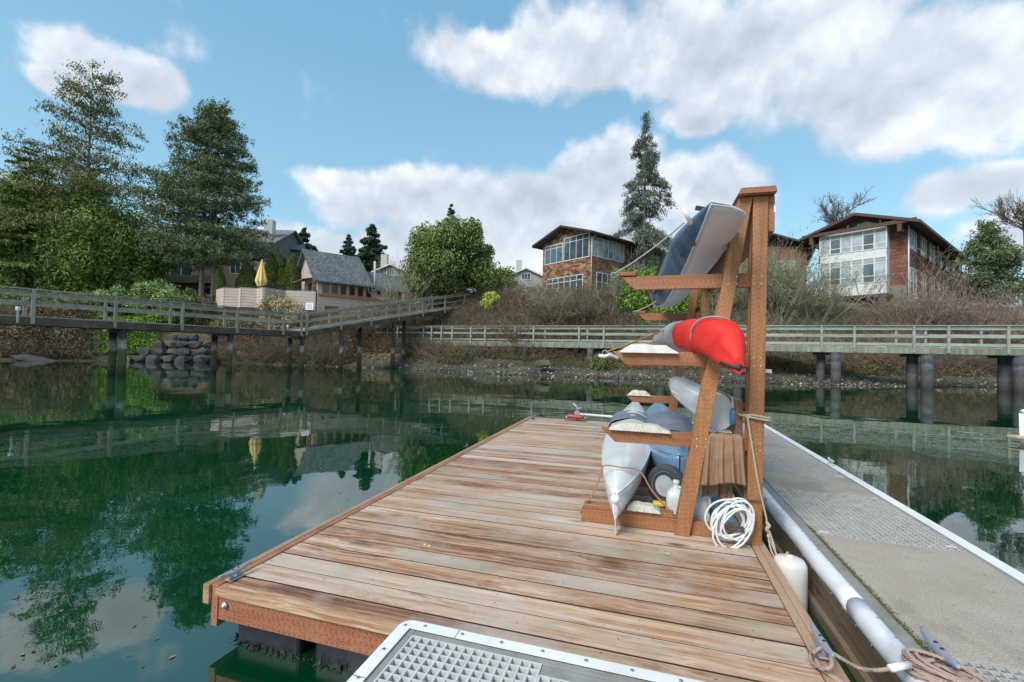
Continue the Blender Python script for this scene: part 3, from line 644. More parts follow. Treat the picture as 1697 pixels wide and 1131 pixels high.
shingles('brick', [(.2, (.13, .05, .033)), (.5, (.20, .085, .055)), (.8, (.28, .13, .09))], .22, .08, seam=.15)
shingles('slate_roof', [(.2, (.075, .09, .095)), (.5, (.115, .135, .14)), (.8, (.17, .19, .195))], .3, .18, seam=.1)
shingles('grey_roof', [(.2, (.13, .14, .145)), (.5, (.18, .19, .20)), (.8, (.24, .25, .26))], .3, .2, seam=.1)
def siding(name, col, h=.22):
    m, t = new_mat(name); g = N(t); P = g.n('ShaderNodeTexCoord').outputs['Object']; z = g.n('ShaderNodeSeparateXYZ', {0: P}).outputs[2]; f = g.m('FRACT', g.m('DIVIDE', z, h)); n = g.noise(P, 1.5, 5, .6)
    c = g.mix(g.mr(n, .3, .7), tuple(q*.86 for q in col), tuple(q*1.08 for q in col)); c = g.mix(g.m('LESS_THAN', f, .13), c, tuple(q*.3 for q in col)); finish(g, c, .8, f, .3, .02); MT[name] = m
siding('siding_pink', (.54, .445, .385), .28); siding('siding_tan', (.34, .27, .20), .2); siding('siding_green', (.105, .135, .125), .2); siding('siding_grey', (.40, .41, .41), .2)
simple('stucco', (.46, .40, .345), .9, .1, 3.); simple('chimney', (.52, .50, .47), .9, .1, 3.); simple('conc_wall', (.22, .20, .175), .9, .3, 2.)
simple('trim_white', (.62, .63, .62), .5, .1, 4.); simple('trim_orange', (.45, .17, .085), .6, .15, 8.); simple('trim_dark', (.03, .025, .022), .6, .2, 8.); simple('trim_redbrown', (.075, .035, .027), .6, .2, 8.)
simple('gap_shade_dark', (.035, .028, .024), .9, .3, 4.)
def glass(name, tint, rough=.04):
    m, t = new_mat(name); g = N(t); P = g.n('ShaderNodeTexCoord').outputs['Object']; n = g.noise(P, .9, 3, .6); c = g.mix(g.mr(n, .35, .65), tint, tuple(min(1, q*2.2) for q in tint)); finish(g, c, rough, spec=1., ior=1.6); MT[name] = m
glass('glass', (.035, .05, .06)); glass('glass_pale', (.20, .23, .25), .08); glass('glass_dark', (.006, .007, .008), .25)
class Facade:
    """wall plane: origin o (x,y,z at its base corner), u horizontal unit along wall, n outward normal"""
    def __init__(s, o, u): s.o = Vector(o); s.u = Vector(u).normalized(); s.n = s.u.cross(Vector((0, 0, 1))).normalized(); s.n = s.n if s.n.dot(f0) < 0 else -s.n
    def p(s, a, z, d=0): return s.o+s.u*a+Vector((0, 0, z))+s.n*d
    def slab(s, m, a0, a1, z0, z1, d0, d1): return m.obox(s.p((a0+a1)/2, (z0+z1)/2, (d0+d1)/2), s.u*(a1-a0)/2, s.n*(d1-d0)/2, Vector((0, 0, (z1-z0)/2)))
    def window(s, t, a0, a1, z0, z1, cols, rows=(), frame='trim_white', gl='glass', fw=.09, mw=.06, name='window', proud=.05, tr=None):
        m = MB(); e = proud
        s.slab(m, a0, a1, z0, z0+fw, .002, e); s.slab(m, a0, a1, z1-fw, z1, .002, e); s.slab(m, a0, a0+fw, z0+fw, z1-fw, .002, e); s.slab(m, a1-fw, a1, z0+fw, z1-fw, .002, e)
        for i in range(1, cols): x = a0+(a1-a0)*i/cols; s.slab(m, x-mw/2, x+mw/2, z0+fw, z1-fw, .002, e-.006)
        for r_ in rows: z = z0+(z1-z0)*r_; s.slab(m, a0+fw, a1-fw, z-mw/2, z+mw/2, .002, e-.012)
        w_ = m.build(name, MT[frame], t); g_ = MB(); s.slab(g_, a0+fw*.5, a1-fw*.5, z0+fw*.5, z1-fw*.5, -.02, .02); g_.build('pane', MT[gl], w_); return w_
def uvec(P, Q): v = Vector((Q[0]-P[0], Q[1]-P[1], 0)); return v.normalized()
# --- brown shingle house
cor = Lp(977, 48, 0); lft = Lp(897, 53.8, 0); Lw = (lft-cor).length; uf = uvec(lft, cor); ub = Vector((-uf.y, uf.x, 0)); ub = ub if ub.dot(f0) > 0 else -ub
zb, ze = 6.5, 14.45
t = thing('shingle_house', (lft.x, lft.y, zb), 'brown shingled two-storey house with wide white-framed windows on the bank left of the tall spruce', 'house')
Ls = 15.5
m = MB(); q = [lft, cor, cor+ub*Ls, lft+ub*Ls]
pk = (lft+cor)/2; ridge = 1.2
m.add([Vector((p.x, p.y, zb)) for p in q]+[Vector((p.x, p.y, ze)) for p in q]+[Vector((pk.x, pk.y, ze+ridge)), Vector((pk.x+ub.x*Ls, pk.y+ub.y*Ls, ze+ridge))],
      [(0, 1, 5, 8, 4), (1, 2, 6, 5), (2, 3, 7, 9, 6), (3, 0, 4, 7), (4, 8, 9, 7), (5, 6, 9, 8)]); m.build('wall', MT['shingle'], t)
def gable_roof(t, l, c, ub, Ls, ze, ridge, ov, ovs, mat, fasc, th=.18, name='roof', back=.3):
    """two sloping slabs over l..c, running back along ub"""
    pk = (l+c)/2; half = (c-l).length/2; u = (c-l).normalized()
    r = MB(); f = MB()
    for sg, e in ((-1, l), (1, c)):
        eo = e+u*sg*ovs; drop = ridge*ovs/half
        a = Vector((pk.x, pk.y, ze+ridge+.02))-ub*ov; b = Vector((eo.x, eo.y, ze-drop+.02))-ub*ov
        v = ub*(Ls+ov+back); up_ = Vector((0, 0, th))
        r.prism([a, b, b+up_, a+up_], v)
        f.prism([a-ub*.04-Vector((0, 0, .06)), b-ub*.04-Vector((0, 0, .06)), b-ub*.04+up_+Vector((0, 0, .03)), a-ub*.04+up_+Vector((0, 0, .03))], ub*.035)
        s_ = u*sg; f.prism([b+s_*.003-Vector((0, 0, .08)), b+s_*.06-Vector((0, 0, .08)), b+s_*.06+up_, b+s_*.003+up_], v)
    o = r.build(name, MT[mat], t); f.build('fascia', MT[fasc], o); return o
gable_roof(t, lft, cor, ub, Ls, ze, ridge, .9, .95, 'slate_roof', 'trim_dark', .14)
Fc = Facade((lft.x, lft.y, 0), uf)
def zat(x, y, D): return at(x, y, D).z
Fc.window(t, .35, Lw*.44, 11.9, 14.1, 3, (.8,), gl='glass'); Fc.window(t, Lw*.46, Lw*.97, 11.9, 14.55, 4, (.78,), gl='glass')
Fc.window(t, .8, Lw*.86, 8.05, 10.2, 6, (.72,), gl='glass', mw=.09)
Fs = Facade((cor.x, cor.y, 0), ub)
Fs.window(t, .15, 3.7, 12.0, 14.1, 4, (), gl='glass_pale'); Fs.window(t, 3.9, 5.6, 12.0, 14.1, 2, (), gl='glass_pale'); Fs.window(t, 6.9, 8.3, 12.2, 14.1, 1, (), gl='glass'); Fs.window(t, .9, 4.6, 8.3, 10.4, 4, (.5,), gl='glass'); Fs.window(t, 9.2, 12.5, 12.2, 14.1, 3, (), gl='glass_pale')
m = MB(); m.tube([Fs.p(-.02, zb+.5, .1), Fs.p(-.02, ze-.5, .1), Fs.p(.5, ze-.1, .7)], .05, 8); m.build('downpipe', MT['trim_white'], t)
m = MB(); Fs.slab(m, 5.7, 15.3, 11.35, 11.6, .05, .9); m.build('awning', MT['trim_dark'], t)
# --- brick and glass house on the right
cor = Lp(1503, 38.5, 0); lft = Lp(1356, 43.7, 0); uf = uvec(lft, cor); Lw = (cor-lft).length; ub = Vector((-uf.y, uf.x, 0)); ub = ub if ub.dot(f0) > 0 else -ub
zb = 5.0; ze = 13.3; Ls = 25.; ridge = 1.15
t = thing('brick_house', (lft.x, lft.y, zb), 'dark red brick house with a tall white-framed glass front at the right of the bank', 'house')
m = MB(); q = [lft, cor, cor+ub*Ls, lft+ub*Ls]; pk = (lft+cor)/2
m.add([Vector((p.x, p.y, zb)) for p in q]+[Vector((p.x, p.y, ze)) for p in q]+[Vector((pk.x, pk.y, ze+ridge)), Vector((pk.x+ub.x*Ls, pk.y+ub.y*Ls, ze+ridge))],
      [(0, 1, 5, 8, 4), (1, 2, 6, 5), (2, 3, 7, 9, 6), (3, 0, 4, 7), (4, 8, 9, 7), (5, 6, 9, 8)]); m.build('wall', MT['brick'], t)
gable_roof(t, lft, cor, ub, Ls, ze, ridge, 1.6, 1.1, 'trim_redbrown', 'trim_redbrown', .16)
Fc = Facade((lft.x, lft.y, 0), uf)
a0, a1 = .45, Lw-1.15; dp = 1.0
m = MB(); Fc.slab(m, a0, a1, 7.3, 13.15, -.1, dp); bay = m.build('bay', MT['trim_white'], t)
Fb = Facade(Fc.p(0, 0, dp), uf)
zs = [(8.35, 10.55), (11.25, 13.05)]
for z0, z1 in zs:
    m = MB(); K = 6
    for i in range(K+1): x = a0+(a1-a0)*i/K; Fb.slab(m, x-.055, x+.055, z0, z1, .002, .06)
    for z in (z0+.04, z0+(z1-z0)*.27, z0+(z1-z0)*.76, z1-.04): Fb.slab(m, a0+.055, a1-.055, z-.035, z+.035, .002, .05)
    wn = m.build('window', MT['trim_white'], t)
    for i in range(K): m = MB(); xa, xb = a0+(a1-a0)*i/K, a0+(a1-a0)*(i+1)/K; Fb.slab(m, xa+.03, xb-.03, z0+.04, z1-.04, -.02, .015+.001*(i % 2)); m.build('pane', MT['glass_pale' if (i*7+int(z0)) % 3 else 'glass'], wn)
    m = MB(); Fb.slab(m, a0+.06, a1-.06, z0+(z1-z0)*.79, z1-.09, .016, .022); m.build('blind', MT['siding_grey'], wn)
m = MB(); Fc.slab(m, a0-.4, a1+.3, 7.05, 7.28, -.1, dp+.5); m.build('ledge', MT['trim_redbrown'], t)
Fc.window(t, 2.0, 4.7, 5.45, 6.9, 2, (), gl='glass_pale', proud=.08); Fc.window(t, 4.8, 7.4, 5.45, 6.9, 2, (), gl='glass_pale', proud=.08)
m = MB(); P = lambda a, z: Fc.p(a, z, .12); m.prism([P(1.6, 13.35), P(Lw-1.0, 13.35), P(Lw*.56, 14.15), P(Lw*.48, 14.18)], Fc.n*-.05); wn = m.build('window', MT['glass'], t)
m = MB()
for i in range(1, 5): a = 1.6+(Lw-2.6)*i/5; Fc.slab(m, a-.05, a+.05, 13.36, 13.95, .125, .16)
m.build('frame', MT['trim_white'], wn)
m = MB(); m.bar(Fc.p(-.9, 13.2, 1.45), Fc.p(Lw+.9, 13.2, 1.45), .18, .3)
for a in (-.3, Lw-.35): Fc.slab(m, a, a+.3, 12.4, 13.2, -.2, 1.5)
m.build('eave_beam', MT['trim_redbrown'], t)
m = MB(); Fc.slab(m, Lw-1.5, Lw+.02, zb-1, 8.0, .01, .25); m.build('footing', MT['conc_wall'], t)
Fs = Facade((cor.x, cor.y, 0), ub)
for i in range(8): Fs.window(t, .7+i*3.0, 3.1+i*3.0, 11.3, 13.0, 3, (), gl='glass_pale', mw=.1, fw=.12)
for i in range(6): Fs.window(t, .9+i*3.6, 3.1+i*3.6, 6.3, 9.7, 2, (.33, .66), gl='glass_pale', mw=.1, fw=.12)
m = MB()
for a in (3.4, 7.0, 10.6, 14.2, 17.8, 21.4): Fs.slab(m, a, a+.35, zb, 13.2, .003, .2)
m.build('pilaster', MT['brick'], t)
m = MB(); m.tube([Fs.p(-.05, zb+.5, .12), Fs.p(-.05, 13.1, .12)], .06, 8); m.build('downpipe', MT['trim_white'], t)
# --- dark roofed house between them, mostly behind the rack
l = Lp(1225, 50, 0); c = Lp(1336, 47, 0); ub = Vector((-uvec(l, c).y, uvec(l, c).x, 0)); ub = ub if ub.dot(f0) > 0 else -ub
t = thing('brown_house', (l.x, l.y, 7), 'dark brown house with a low dark roof, half hidden behind the top of the rack', 'house')
ze = 13.2; m = MB(); m.prism([Vector((l.x, l.y, 6.5)), Vector((c.x, c.y, 6.5)), Vector((c.x, c.y, ze)), Vector((l.x, l.y, ze+.6))], ub*10); m.build('wall', MT['brick'], t)
m = MB(); a = Vector((l.x, l.y, ze+2.7))-ub*1; b = Vector((c.x, c.y, ze-.25))-ub*1+uvec(l, c)*.8; k_ = Vector((0, 0, .2)); m.prism([a, b, b+k_, a+k_], ub*11); m.build('roof', MT['trim_dark'], t)
Facade((l.x, l.y, 0), uvec(l, c)).window(t, 3.2, 5.2, 10.2, 11.9, 2, (), gl='glass_pale')
m = MB(); Fx = Facade((l.x, l.y, 0), uvec(l, c)); Fx.slab(m, -4, .2, 7, 11, -4, .1); m.build('wing', MT['siding_grey'], t); Fx.window(t, -1.6, -.2, 8.3, 10.4, 2, (.5,), proud=.16)
# --- cottage with slate roof
cor = Lp(523.4, 46, 0); rg = Lp(614, 49.8, 0); far = Lp(664, 52.0, 0); uf = uvec(cor, far); ub = Vector((-uf.y, uf.x, 0)); ub = ub if ub.dot(f0) > 0 else -ub
L1 = (rg-cor).length; L2 = (far-cor).length; zb = 3.4; ze = 8.55; zf = 7.0; wd_ = 8.0
t = thing('cottage', (cor.x, cor.y, zb), 'cream cottage with a steep slate roof and a row of orange-framed windows beside the terrace', 'cottage')
m = MB(); bk = cor+ub*wd_; pkz = 12.0; pm = cor+ub*(wd_*.5)
Z = lambda p, z: Vector((p.x, p.y, z))
m.add([Z(cor, zf), Z(bk, zf), Z(bk, ze), Z(pm, pkz), Z(cor, ze)]+[Z(cor+uf*L1, zf), Z(bk+uf*L1, zf), Z(bk+uf*L1, ze), Z(pm+uf*L1, pkz), Z(cor+uf*L1, ze)], [(0, 4, 3, 2, 1), (5, 6, 7, 8, 9), (0, 5, 9, 4), (1, 2, 7, 6)]); m.build('gable_wall', MT['stucco'], t)
m = MB(); c1 = cor-Vector((0, 0, 0)); m.prism([Z(cor, zb), Z(bk, zb), Z(bk, zf), Z(cor, zf)], uf*L2); m.build('base_wall', MT['siding_pink'], t)
r = MB(); th = Vector((0, 0, .16)); o_ = uf*-.45
for e, k in ((cor, -1), (bk, 1)):
    a = Z(pm, pkz+.03)+o_; sl_ = (pkz-ze)/(wd_/2); ex = .45 if k < 0 else 1.5; b = Z(e+ub*k*ex, ze-sl_*ex+.03)+o_; r.prism([a, b, b+th, a+th], uf*(L1+.45))
rf = r.build('roof', MT['slate_roof'], t)
r = MB(); a = Z(pm+ub*0, pkz-1.5)+uf*(L1+.01); b = Z(cor-ub*.45, ze-.62)+uf*(L1+.01); c_ = Z(pm+ub*3.6, pkz-1.5-2.5)+uf*(L1+.01); r.prism([a, b, b+th, a+th], uf*(L2-L1+2.5)); r.prism([a, c_, c_+th, a+th], uf*(L2-L1+2.5)); r.build('lower_roof', MT['slate_roof'], t)
r = MB(); th2 = Vector((0, 0, .3))
for e, k in ((cor, -1), (bk, 1)):
    a = Z(pm, pkz-.08)+o_-uf*.05; ex = .45 if k < 0 else 1.5; b = Z(e+ub*k*ex, ze-sl_*ex-.08)+o_-uf*.05; r.prism([a, b, b+th2, a+th2], uf*.04)
r.build('bargeboard', MT['siding_green'], t)
Fc = Facade((cor.x, cor.y, 0), uf)
m = MB(); Fc.slab(m, .02, L2, zf-.08, zf+.1, .005, .1); m.build('sill', MT['trim_orange'], t)
m = MB(); Fc.slab(m, L1, L2-.01, zf, ze-.1, -.3, -.01); m.build('wall', MT['stucco'], t)
for i in range(6): a = .35+i*(L1-.3)/6; Fc.window(t, a+.08, a+(L1-.3)/6-.12, zf+.12, ze-.08, 1, (.72,), 'trim_orange', 'glass_dark', .09, .07)
for i in range(3):
    a = L1+.45+i*1.05; Fc.window(t, a, a+.85, zf+.45, ze-.15, 2, (.6,), 'trim_orange', 'glass_dark', .07, .05)
m = MB(); m.tube([Fc.p(L1+.1, ze-.2, .5), Fc.p(L1+.1, ze+2.6, .2)], .12, 10); m.build('flue', MT['chimney'], t)
Fg = Facade((cor.x, cor.y, 0), ub)
Fg.window(t, .2, 1.35, zf+.05, ze-.1, 2, (.6,), 'trim_orange', 'glass_dark', .08, .06); Fg.window(t, 2.35, 2.75, 9.4, 11.1, 1, (), 'trim_orange', 'trim_orange', .06, .03)
m = MB(); Fg.slab(m, 1.9, 3.0, zf-.1, ze-.2, .003, .05); m.build('door', MT['trim_redbrown'], t)
m = MB(); m.prism([Fg.p(1.3, 8.75, .05), Fg.p(4.4, 8.75, .05), Fg.p(4.6, 8.45, 1.2), Fg.p(1.2, 8.45, 1.2)], (0, 0, .1)); m.build('porch_roof', MT['slate_roof'], t)
Fc.window(t, .7, 2.2, 5.0, 5.9, 1, (), 'trim_orange', 'glass_dark', .08, .05)
m = MB(); Fc.slab(m, .75, 1.9, 3.4, 4.6, .003, .06); m.build('door', MT['trim_orange'], t)
# --- terrace with boarded wall
t0 = Lp(357, 45.5, 0); t = thing('terrace', (t0.x, t0.y, 5.5), 'raised terrace with a pinkish boarded zigzag wall under the folded yellow parasol', 'terrace')
zz = [(357, 46.3), (370, 44.6), (394, 44.9), (398, 44.2), (424, 44.6), (434, 43.8), (470, 45.6), (521, 46.0)]
m = MB(); pts = [Lp(x, D, 0) for x, D in zz]
for a, b in zip(pts, pts[1:]): m.bar(Z(a, 6.3), Z(b, 6.3), .2, 1.9)
m.build('wall', MT['siding_pink'], t)
m = MB()
for a, b in zip(pts, pts[1:]): m.bar(Z(a, 7.42), Z(b, 7.42), .08, .06)
for p in pts: m.bar(Z(p, 7.26), Z(p, 7.44), .08, .08)
m.build('rail', MT['trim_dark'], t)
m = MB(); m.prism([Z(p, 7.15) for p in pts]+[Z(Lp(521, 58, 0), 7.15), Z(Lp(357, 58, 0), 7.15)], (0, 0, .08)); m.build('floor', MT['conc_wall'], t)
# --- folded yellow parasol
p = Lp(429.5, 45.6, 7.23); t = thing('parasol', tuple(p), 'folded yellow and white striped patio parasol on the terrace', 'parasol')
m, tt = new_mat('parasol_cloth'); g = N(tt); co = g.n('ShaderNodeTexCoord').outputs['Object']; z = g.n('ShaderNodeSeparateXYZ', {0: co}).outputs[2]
st_ = g.m('LESS_THAN', g.m('FRACT', g.m('DIVIDE', g.m('ADD', z, g.m('MULTIPLY', g.noise(co, 4., 2, .5), .12)), .15)), .32); finish(g, g.mix(st_, (.76, .45, .05), (.74, .68, .48)), .8, g.noise(co, 8., 3), .5, .03); MT['parasol_cloth'] = m
m = MB(); rp = [(.03, 0), (.03, .35)]; m.lathe((p.x, p.y, p.z), [(.22, 0), (.22, .1), (.03, .12), (.03, 3.1)], 10); m.build('pole', MT['alu'], t)
def parfold(uu, vv):
    zq = .35+2.75*vv; R_ = np.interp(vv, [0, .06, .2, .55, 1], [.30, .36, .50, .30, .03]); R_ *= 1+.16*math.cos(uu*2*PI*8); return (p.x+R_*math.cos(uu*2*PI), p.y+R_*math.sin(uu*2*PI), p.z+zq)
m = MB(); m.grid(parfold, 48, 16); m.build('canopy', MT['parasol_cloth'], t)
# --- condominium behind the pines
def block(t, x0, x1, D0, D1, zb, ze, depth, wall, roof, rise, mono=False, nm='wall'):
    l = Lp(x0, D0, 0); c = Lp(x1, D1, 0); u = uvec(l, c); b = Vector((-u.y, u.x, 0)); b = b if b.dot(f0) > 0 else -b
    m = MB(); m.prism([Z(l, zb), Z(c, zb), Z(c, ze), Z(l, ze)], b*depth); m.build(nm, MT[wall], t)
    if roof:
        m = MB(); e = .5; th = Vector((0, 0, .18)); a = Z(l, ze+.004)-b*e-u*e; k = Z(l, ze+rise)+b*depth*(1 if mono else .5)-u*e; m.prism([a, k, k+th, a+th], u*((c-l).length+2*e))
        if not mono: a2 = Z(l, ze+.004)+b*(depth+e)-u*e; m.prism([k, a2, a2+th, k+th], u*((c-l).length+2*e))
        m.build('roof', MT[roof], t)
        if not mono:
            for q in (l, c-u*.1): m = MB(); m.prism([Z(q, ze), Z(q+b*depth*.5, ze+rise-.03), Z(q+b*depth, ze)], u*.1); m.build('gable_end', MT[wall], t)
    return Facade((l.x, l.y, 0), u), (c-l).length
def zy(x, y, D): return at(x, y, D).z
q = Lp(240, 60, 0)
t = thing('apartment_building', (q.x, q.y, 8), 'long tan and grey-green apartment building behind the twin-trunked pine', 'apartment building')
Fa, La = block(t, 262, 445, 60, 60, 7., zy(350, 432, 60), 9, 'siding_tan', None, 0)
Fa2, La2 = block(t, 225, 448, 61.5, 62, 12.9, zy(380, 403, 62), 11, 'siding_green', 'grey_roof', 3.2, nm='upper_wall')
z1 = zy(350, 447, 60)
for a, b_ in ((.9, 2.6), (3.3, 4.6), (6.4, 7.6)): Fa.window(t, La*.57+a*.95, La*.57+b_*.95-.2, 11.1, 12.6, 2, (), 'trim_white', 'glass', .08, .06)
Fa.window(t, 1.2, 4.2, 10.7, 12.7, 2, (), 'trim_white', 'glass', .1, .08); Fa.window(t, 4.2, 7.0, 7.3, 9.3, 2, (), 'trim_white', 'glass', .1, .08); Fa.window(t, .2, 2.6, 7.3, 9.3, 2, (), 'trim_white', 'glass_dark', .1, .08)
m = MB(); Fa.slab(m, -.5, 7.5, 9.6, 10.6, .02, 1.3); m.build('balcony', MT['siding_tan'], t)
m = MB(); Fa.slab(m, 7.8, La, 8.9, 9.9, .02, .4); m.build('band', MT['siding_tan'], t)
m = MB(); Fa2.slab(m, La2*.72, La2-.6, 13.4, 14.3, .1, 1.3)
m.build('balcony', MT['siding_grey'], t)
m = MB()
for i in range(22): a = La2*.72+.1+i*.225; Fa2.slab(m, a, a+.08, 13.5, 14.2, 1.31, 1.35)
m.build('balusters', MT['trim_white'], t)
for a, b_ in ((.05, .14), (.52, .60), (.74, .82), (.86, .95)): Fa2.window(t, La2*a, La2*b_, 14.2, 15.6, 2, (), 'trim_white', 'glass', .08, .06)
m = MB(); c_ = Lp(441, 63.5, 0); m.obox((c_.x, c_.y, 16.2), Fa2.u*.55, Fa2.n*.5, (0, 0, 3.1)); m.build('chimney', MT['chimney'], t)
q = Lp(447, 66, 0); t = thing('row_house', (q.x, q.y, 8), 'grey-green house with a grey roof and small windows behind the clipped column hedges', 'house')
Fr, Lr = block(t, 447, 494, 66, 68, 8., zy(470, 414, 67), 9, 'siding_green', 'grey_roof', 2.6)
zt = zy(470, 414, 67); Fr.window(t, .4, 1.6, zt-2.2, zt-.5, 1, (), 'trim_white', 'glass'); Fr.window(t, 1.8, 3.0, zt-2.2, zt-.5, 1, (), 'trim_white', 'glass')
m = MB(); Fr.slab(m, -.1, Lr+.1, 8, zt-2.6, .01, .3); m.build('lower_wall', MT['siding_grey'], t)
q = Lp(-40, 64, 0); t = thing('white_building', (q.x, q.y, 8), 'building with a tall white chimney box cut off by the left edge of the photo', 'house')
Fr, Lr = block(t, -80, 14, 64, 64, 8., zy(5, 345, 64), 8, 'siding_green', 'grey_roof', 2.2)
m = MB(); Fr.slab(m, Lr-2.6, Lr-.1, zy(5, 350, 64), zy(5, 286, 64), -1.2, .02); m.build('chimney', MT['trim_white'], t)
m = MB(); Fr.slab(m, Lr-5, Lr+.3, zy(5, 335, 64)-.3, zy(5, 332, 64), .02, .9); m.build('gutter', MT['trim_white'], t)
Fr.window(t, Lr-2.2, Lr-.5, zy(5, 362, 64)-1.2, zy(5, 350, 64), 1, ())
for nm_, lab, x0, x1, D, ytop, yb, wall in (('gable_house', 'small pale gabled house with a chimney just above the cottage roof', 620, 668, 70, 450, 470, 'siding_tan'), ('grey_house', 'far pale house with a blue-grey roof left of the shingled house', 842, 897, 75, 458, 475, 'siding_grey')):
    q = Lp(x0, D, 0); t = thing(nm_, (q.x, q.y, 10), lab, 'house')
    zt = zy((x0+x1)/2, ytop, D); l = Lp(x0, D, 0); c = Lp(x1, D, 0); u = uvec(l, c); b = Vector((-u.y, u.x, 0)); b = b if b.dot(f0) > 0 else -b
    m = MB(); pk = (l+c)/2; Lx = (c-l).length; m.prism([Z(l, zt-5), Z(c, zt-5), Z(c, zt), Z(pk, zt+Lx*.22), Z(l, zt)], b*8); m.build('wall', MT[wall], t)
    gable_roof(t, l, c, b, 8, zt, Lx*.22, .4, .6, 'grey_roof', 'trim_white', .15); Facade((l.x, l.y, 0), u).window(t, Lx*.36, Lx*.64, zt-.6, zt+.5, 3, (), 'trim_white', 'glass_dark')
    m = MB(); cc = Lp(x0+(x1-x0)*.28, D+2, 0); m.obox((cc.x, cc.y, zt+1.8), u*.5, b*.4, (0, 0, 1.2)); m.build('chimney', MT['chimney'], t)
# --- notice shelter at the top of the ramp
p = Lp(812, 46.5, 0); zb = zy(812, 495, 46.5); t = thing('notice_shelter', (p.x, p.y, zb), 'small roofed timber notice shelter at the top of the ramp', 'shelter')
u = uvec(Lp(800, 46.5, 0), Lp(820, 46.5, 0)); b = Vector((-u.y, u.x, 0))
for k in (-.6, .6): m = MB(); m.bar(Z(p+u*k, zb-.6), Z(p+u*k, zb+1.35), .14, .14); m.build('post', MT['bridge_wood'], t)
m = MB(); m.prism([Z(p-u*.75, zb+1.3)-b*.6, Z(p+u*.75, zb+1.3)-b*.6, Z(p+u*.1, zb+1.72)-b*.6], b*1.2); m.prism([Z(p-u*1.0, zb+1.28)-b*.7, Z(p+u*.06, zb+1.84)-b*.7, Z(p+u*.06, zb+1.76)-b*.7, Z(p-u*1.0, zb+1.2)-b*.7], b*1.4); m.prism([Z(p+u*1.0, zb+1.28)-b*.7, Z(p+u*.065, zb+1.84)-b*.7, Z(p+u*.065, zb+1.76)-b*.7, Z(p+u*1.0, zb+1.2)-b*.7], b*1.4); m.build('roof', MT['leaf_pale'], t)
m = MB(); m.obox(Z(p, zb+.65), u*.5, b*.03, (0, 0, .3)); m.build('board', MT['trim_dark'], t)
# --- signs and lamps by the footbridge
def sign(x, y, D, w_, h_, lab, nm='sign'):
    p = at(x, y, D); t = thing(nm, (p.x, p.y, p.z-1.2), lab, 'sign'); m = MB(); m.obox(p, r0*w_/2, f0*.02, (0, 0, h_/2)); m.build('panel', MT['tip_white'], t); m = MB(); m.bar((p.x+f0.x*.06, p.y+f0.y*.06, p.z-1.6), (p.x+f0.x*.06, p.y+f0.y*.06, p.z+h_/2-.03), .07, .07); m.build('post', MT['trim_dark'], t)
    m = MB()
    for i in range(5): m.obox(p-f0*.025+Vector((0, 0, h_*(.3-.15*i))), r0*w_*(.36-.05*(i % 2)), f0*.003, (0, 0, h_*.018))
    m.build('text_lines', MT['plastic_blue'], t)
sign(513, 508, 31.6, .52, .5, 'small white notice board with lines of small print at the bend of the footbridge')
for i, (x, y, D) in enumerate(((30, 512, 18.0), (477, 541, 30.9))):
    p = at(x, y, D); t = thing('path_lamp', (p.x, p.y, p.z-.3), ('small white path lamp on the footbridge at the left edge', 'small white path lamp on the footbridge near its bend')[i], 'lamp', 'small white lamps along the footbridge')
    m = MB(); m.lathe((p.x, p.y, p.z-.3), [(.035, -.25), (.035, .22), (.075, .24), (.075, .42), (.02, .46)], 10); m.build('post', MT['tip_white'], t)
    m = MB(); m.lathe((p.x, p.y, p.z+.1), [(.10, 0), (.03, .07)], 10); m.build('cap', MT['trim_dark'], t)
# ------------------------------------------------------------------ the floating timber dock
DZ = .30
dock = thing('wooden_dock', (-.7, 1.78, 0), 'floating wooden dock of wet reddish brown planks carrying the kayak rack', 'dock')
m = MB(); y = 1.78; i = 0
X0, X1 = -2.035, .655
while y < 8.32:
    dz = (rng.rand()-.5)*.003; yb = min(y+.1385, 8.33)
    m.box(X0+rng.rand()*.004, X1-rng.rand()*.004, y, yb, DZ-.038+dz, DZ+dz); y += .146
simple('board_edge_shade', (.055, .022, .012), .8, .3, 20., bump=.2)
o = m.build('deck_boards', [MT['deck_wood'], MT['board_edge_shade']], dock, bevel=.0025)
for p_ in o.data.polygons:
    if abs(p_.normal.y) > .9 and p_.center.y+ROOT[dock].y > 1.80: p_.material_index = 1      # unweathered board edges, with gap shade painted into their dark brown
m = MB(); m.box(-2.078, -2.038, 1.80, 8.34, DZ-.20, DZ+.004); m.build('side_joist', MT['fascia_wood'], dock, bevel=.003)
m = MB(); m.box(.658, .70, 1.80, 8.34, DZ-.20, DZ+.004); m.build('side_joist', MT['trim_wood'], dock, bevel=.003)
m = MB(); m.box(-2.03, .65, 1.85, 8.27, DZ-.060, DZ-.048); m.build('gap_shade_sheet', MT['gap_shade_dark'], dock)  # dark sheet added below the boards so the gaps look shaded
for bx_ in ((-2.120, -2.080, 1.785, 4.95, DZ-.09, DZ+.006), (-2.121, -2.080, 4.955, 8.34, DZ-.09, DZ+.008), (.702, .745, 1.79, 5.1, DZ-.09, DZ+.004), (.702, .745, 5.105, 8.34, DZ-.09, DZ+.006)): m = MB(); m.box(*bx_); m.build('trim_board', MT['trim_wood'], dock, bevel=.004)
for ya in (1.805, 8.28): m = MB(); m.box(-2.037, .655, ya, ya+.04, DZ-.165, DZ-.040); m.build('fascia', MT['fascia_wood'], dock, bevel=.003)
m = MB()
for yy in np.arange(2.5, 8.2, .6): m.box(-2.03, .65, yy, yy+.04, DZ-.18, DZ-.041)
m.build('joist', MT['fascia_wood'], dock)
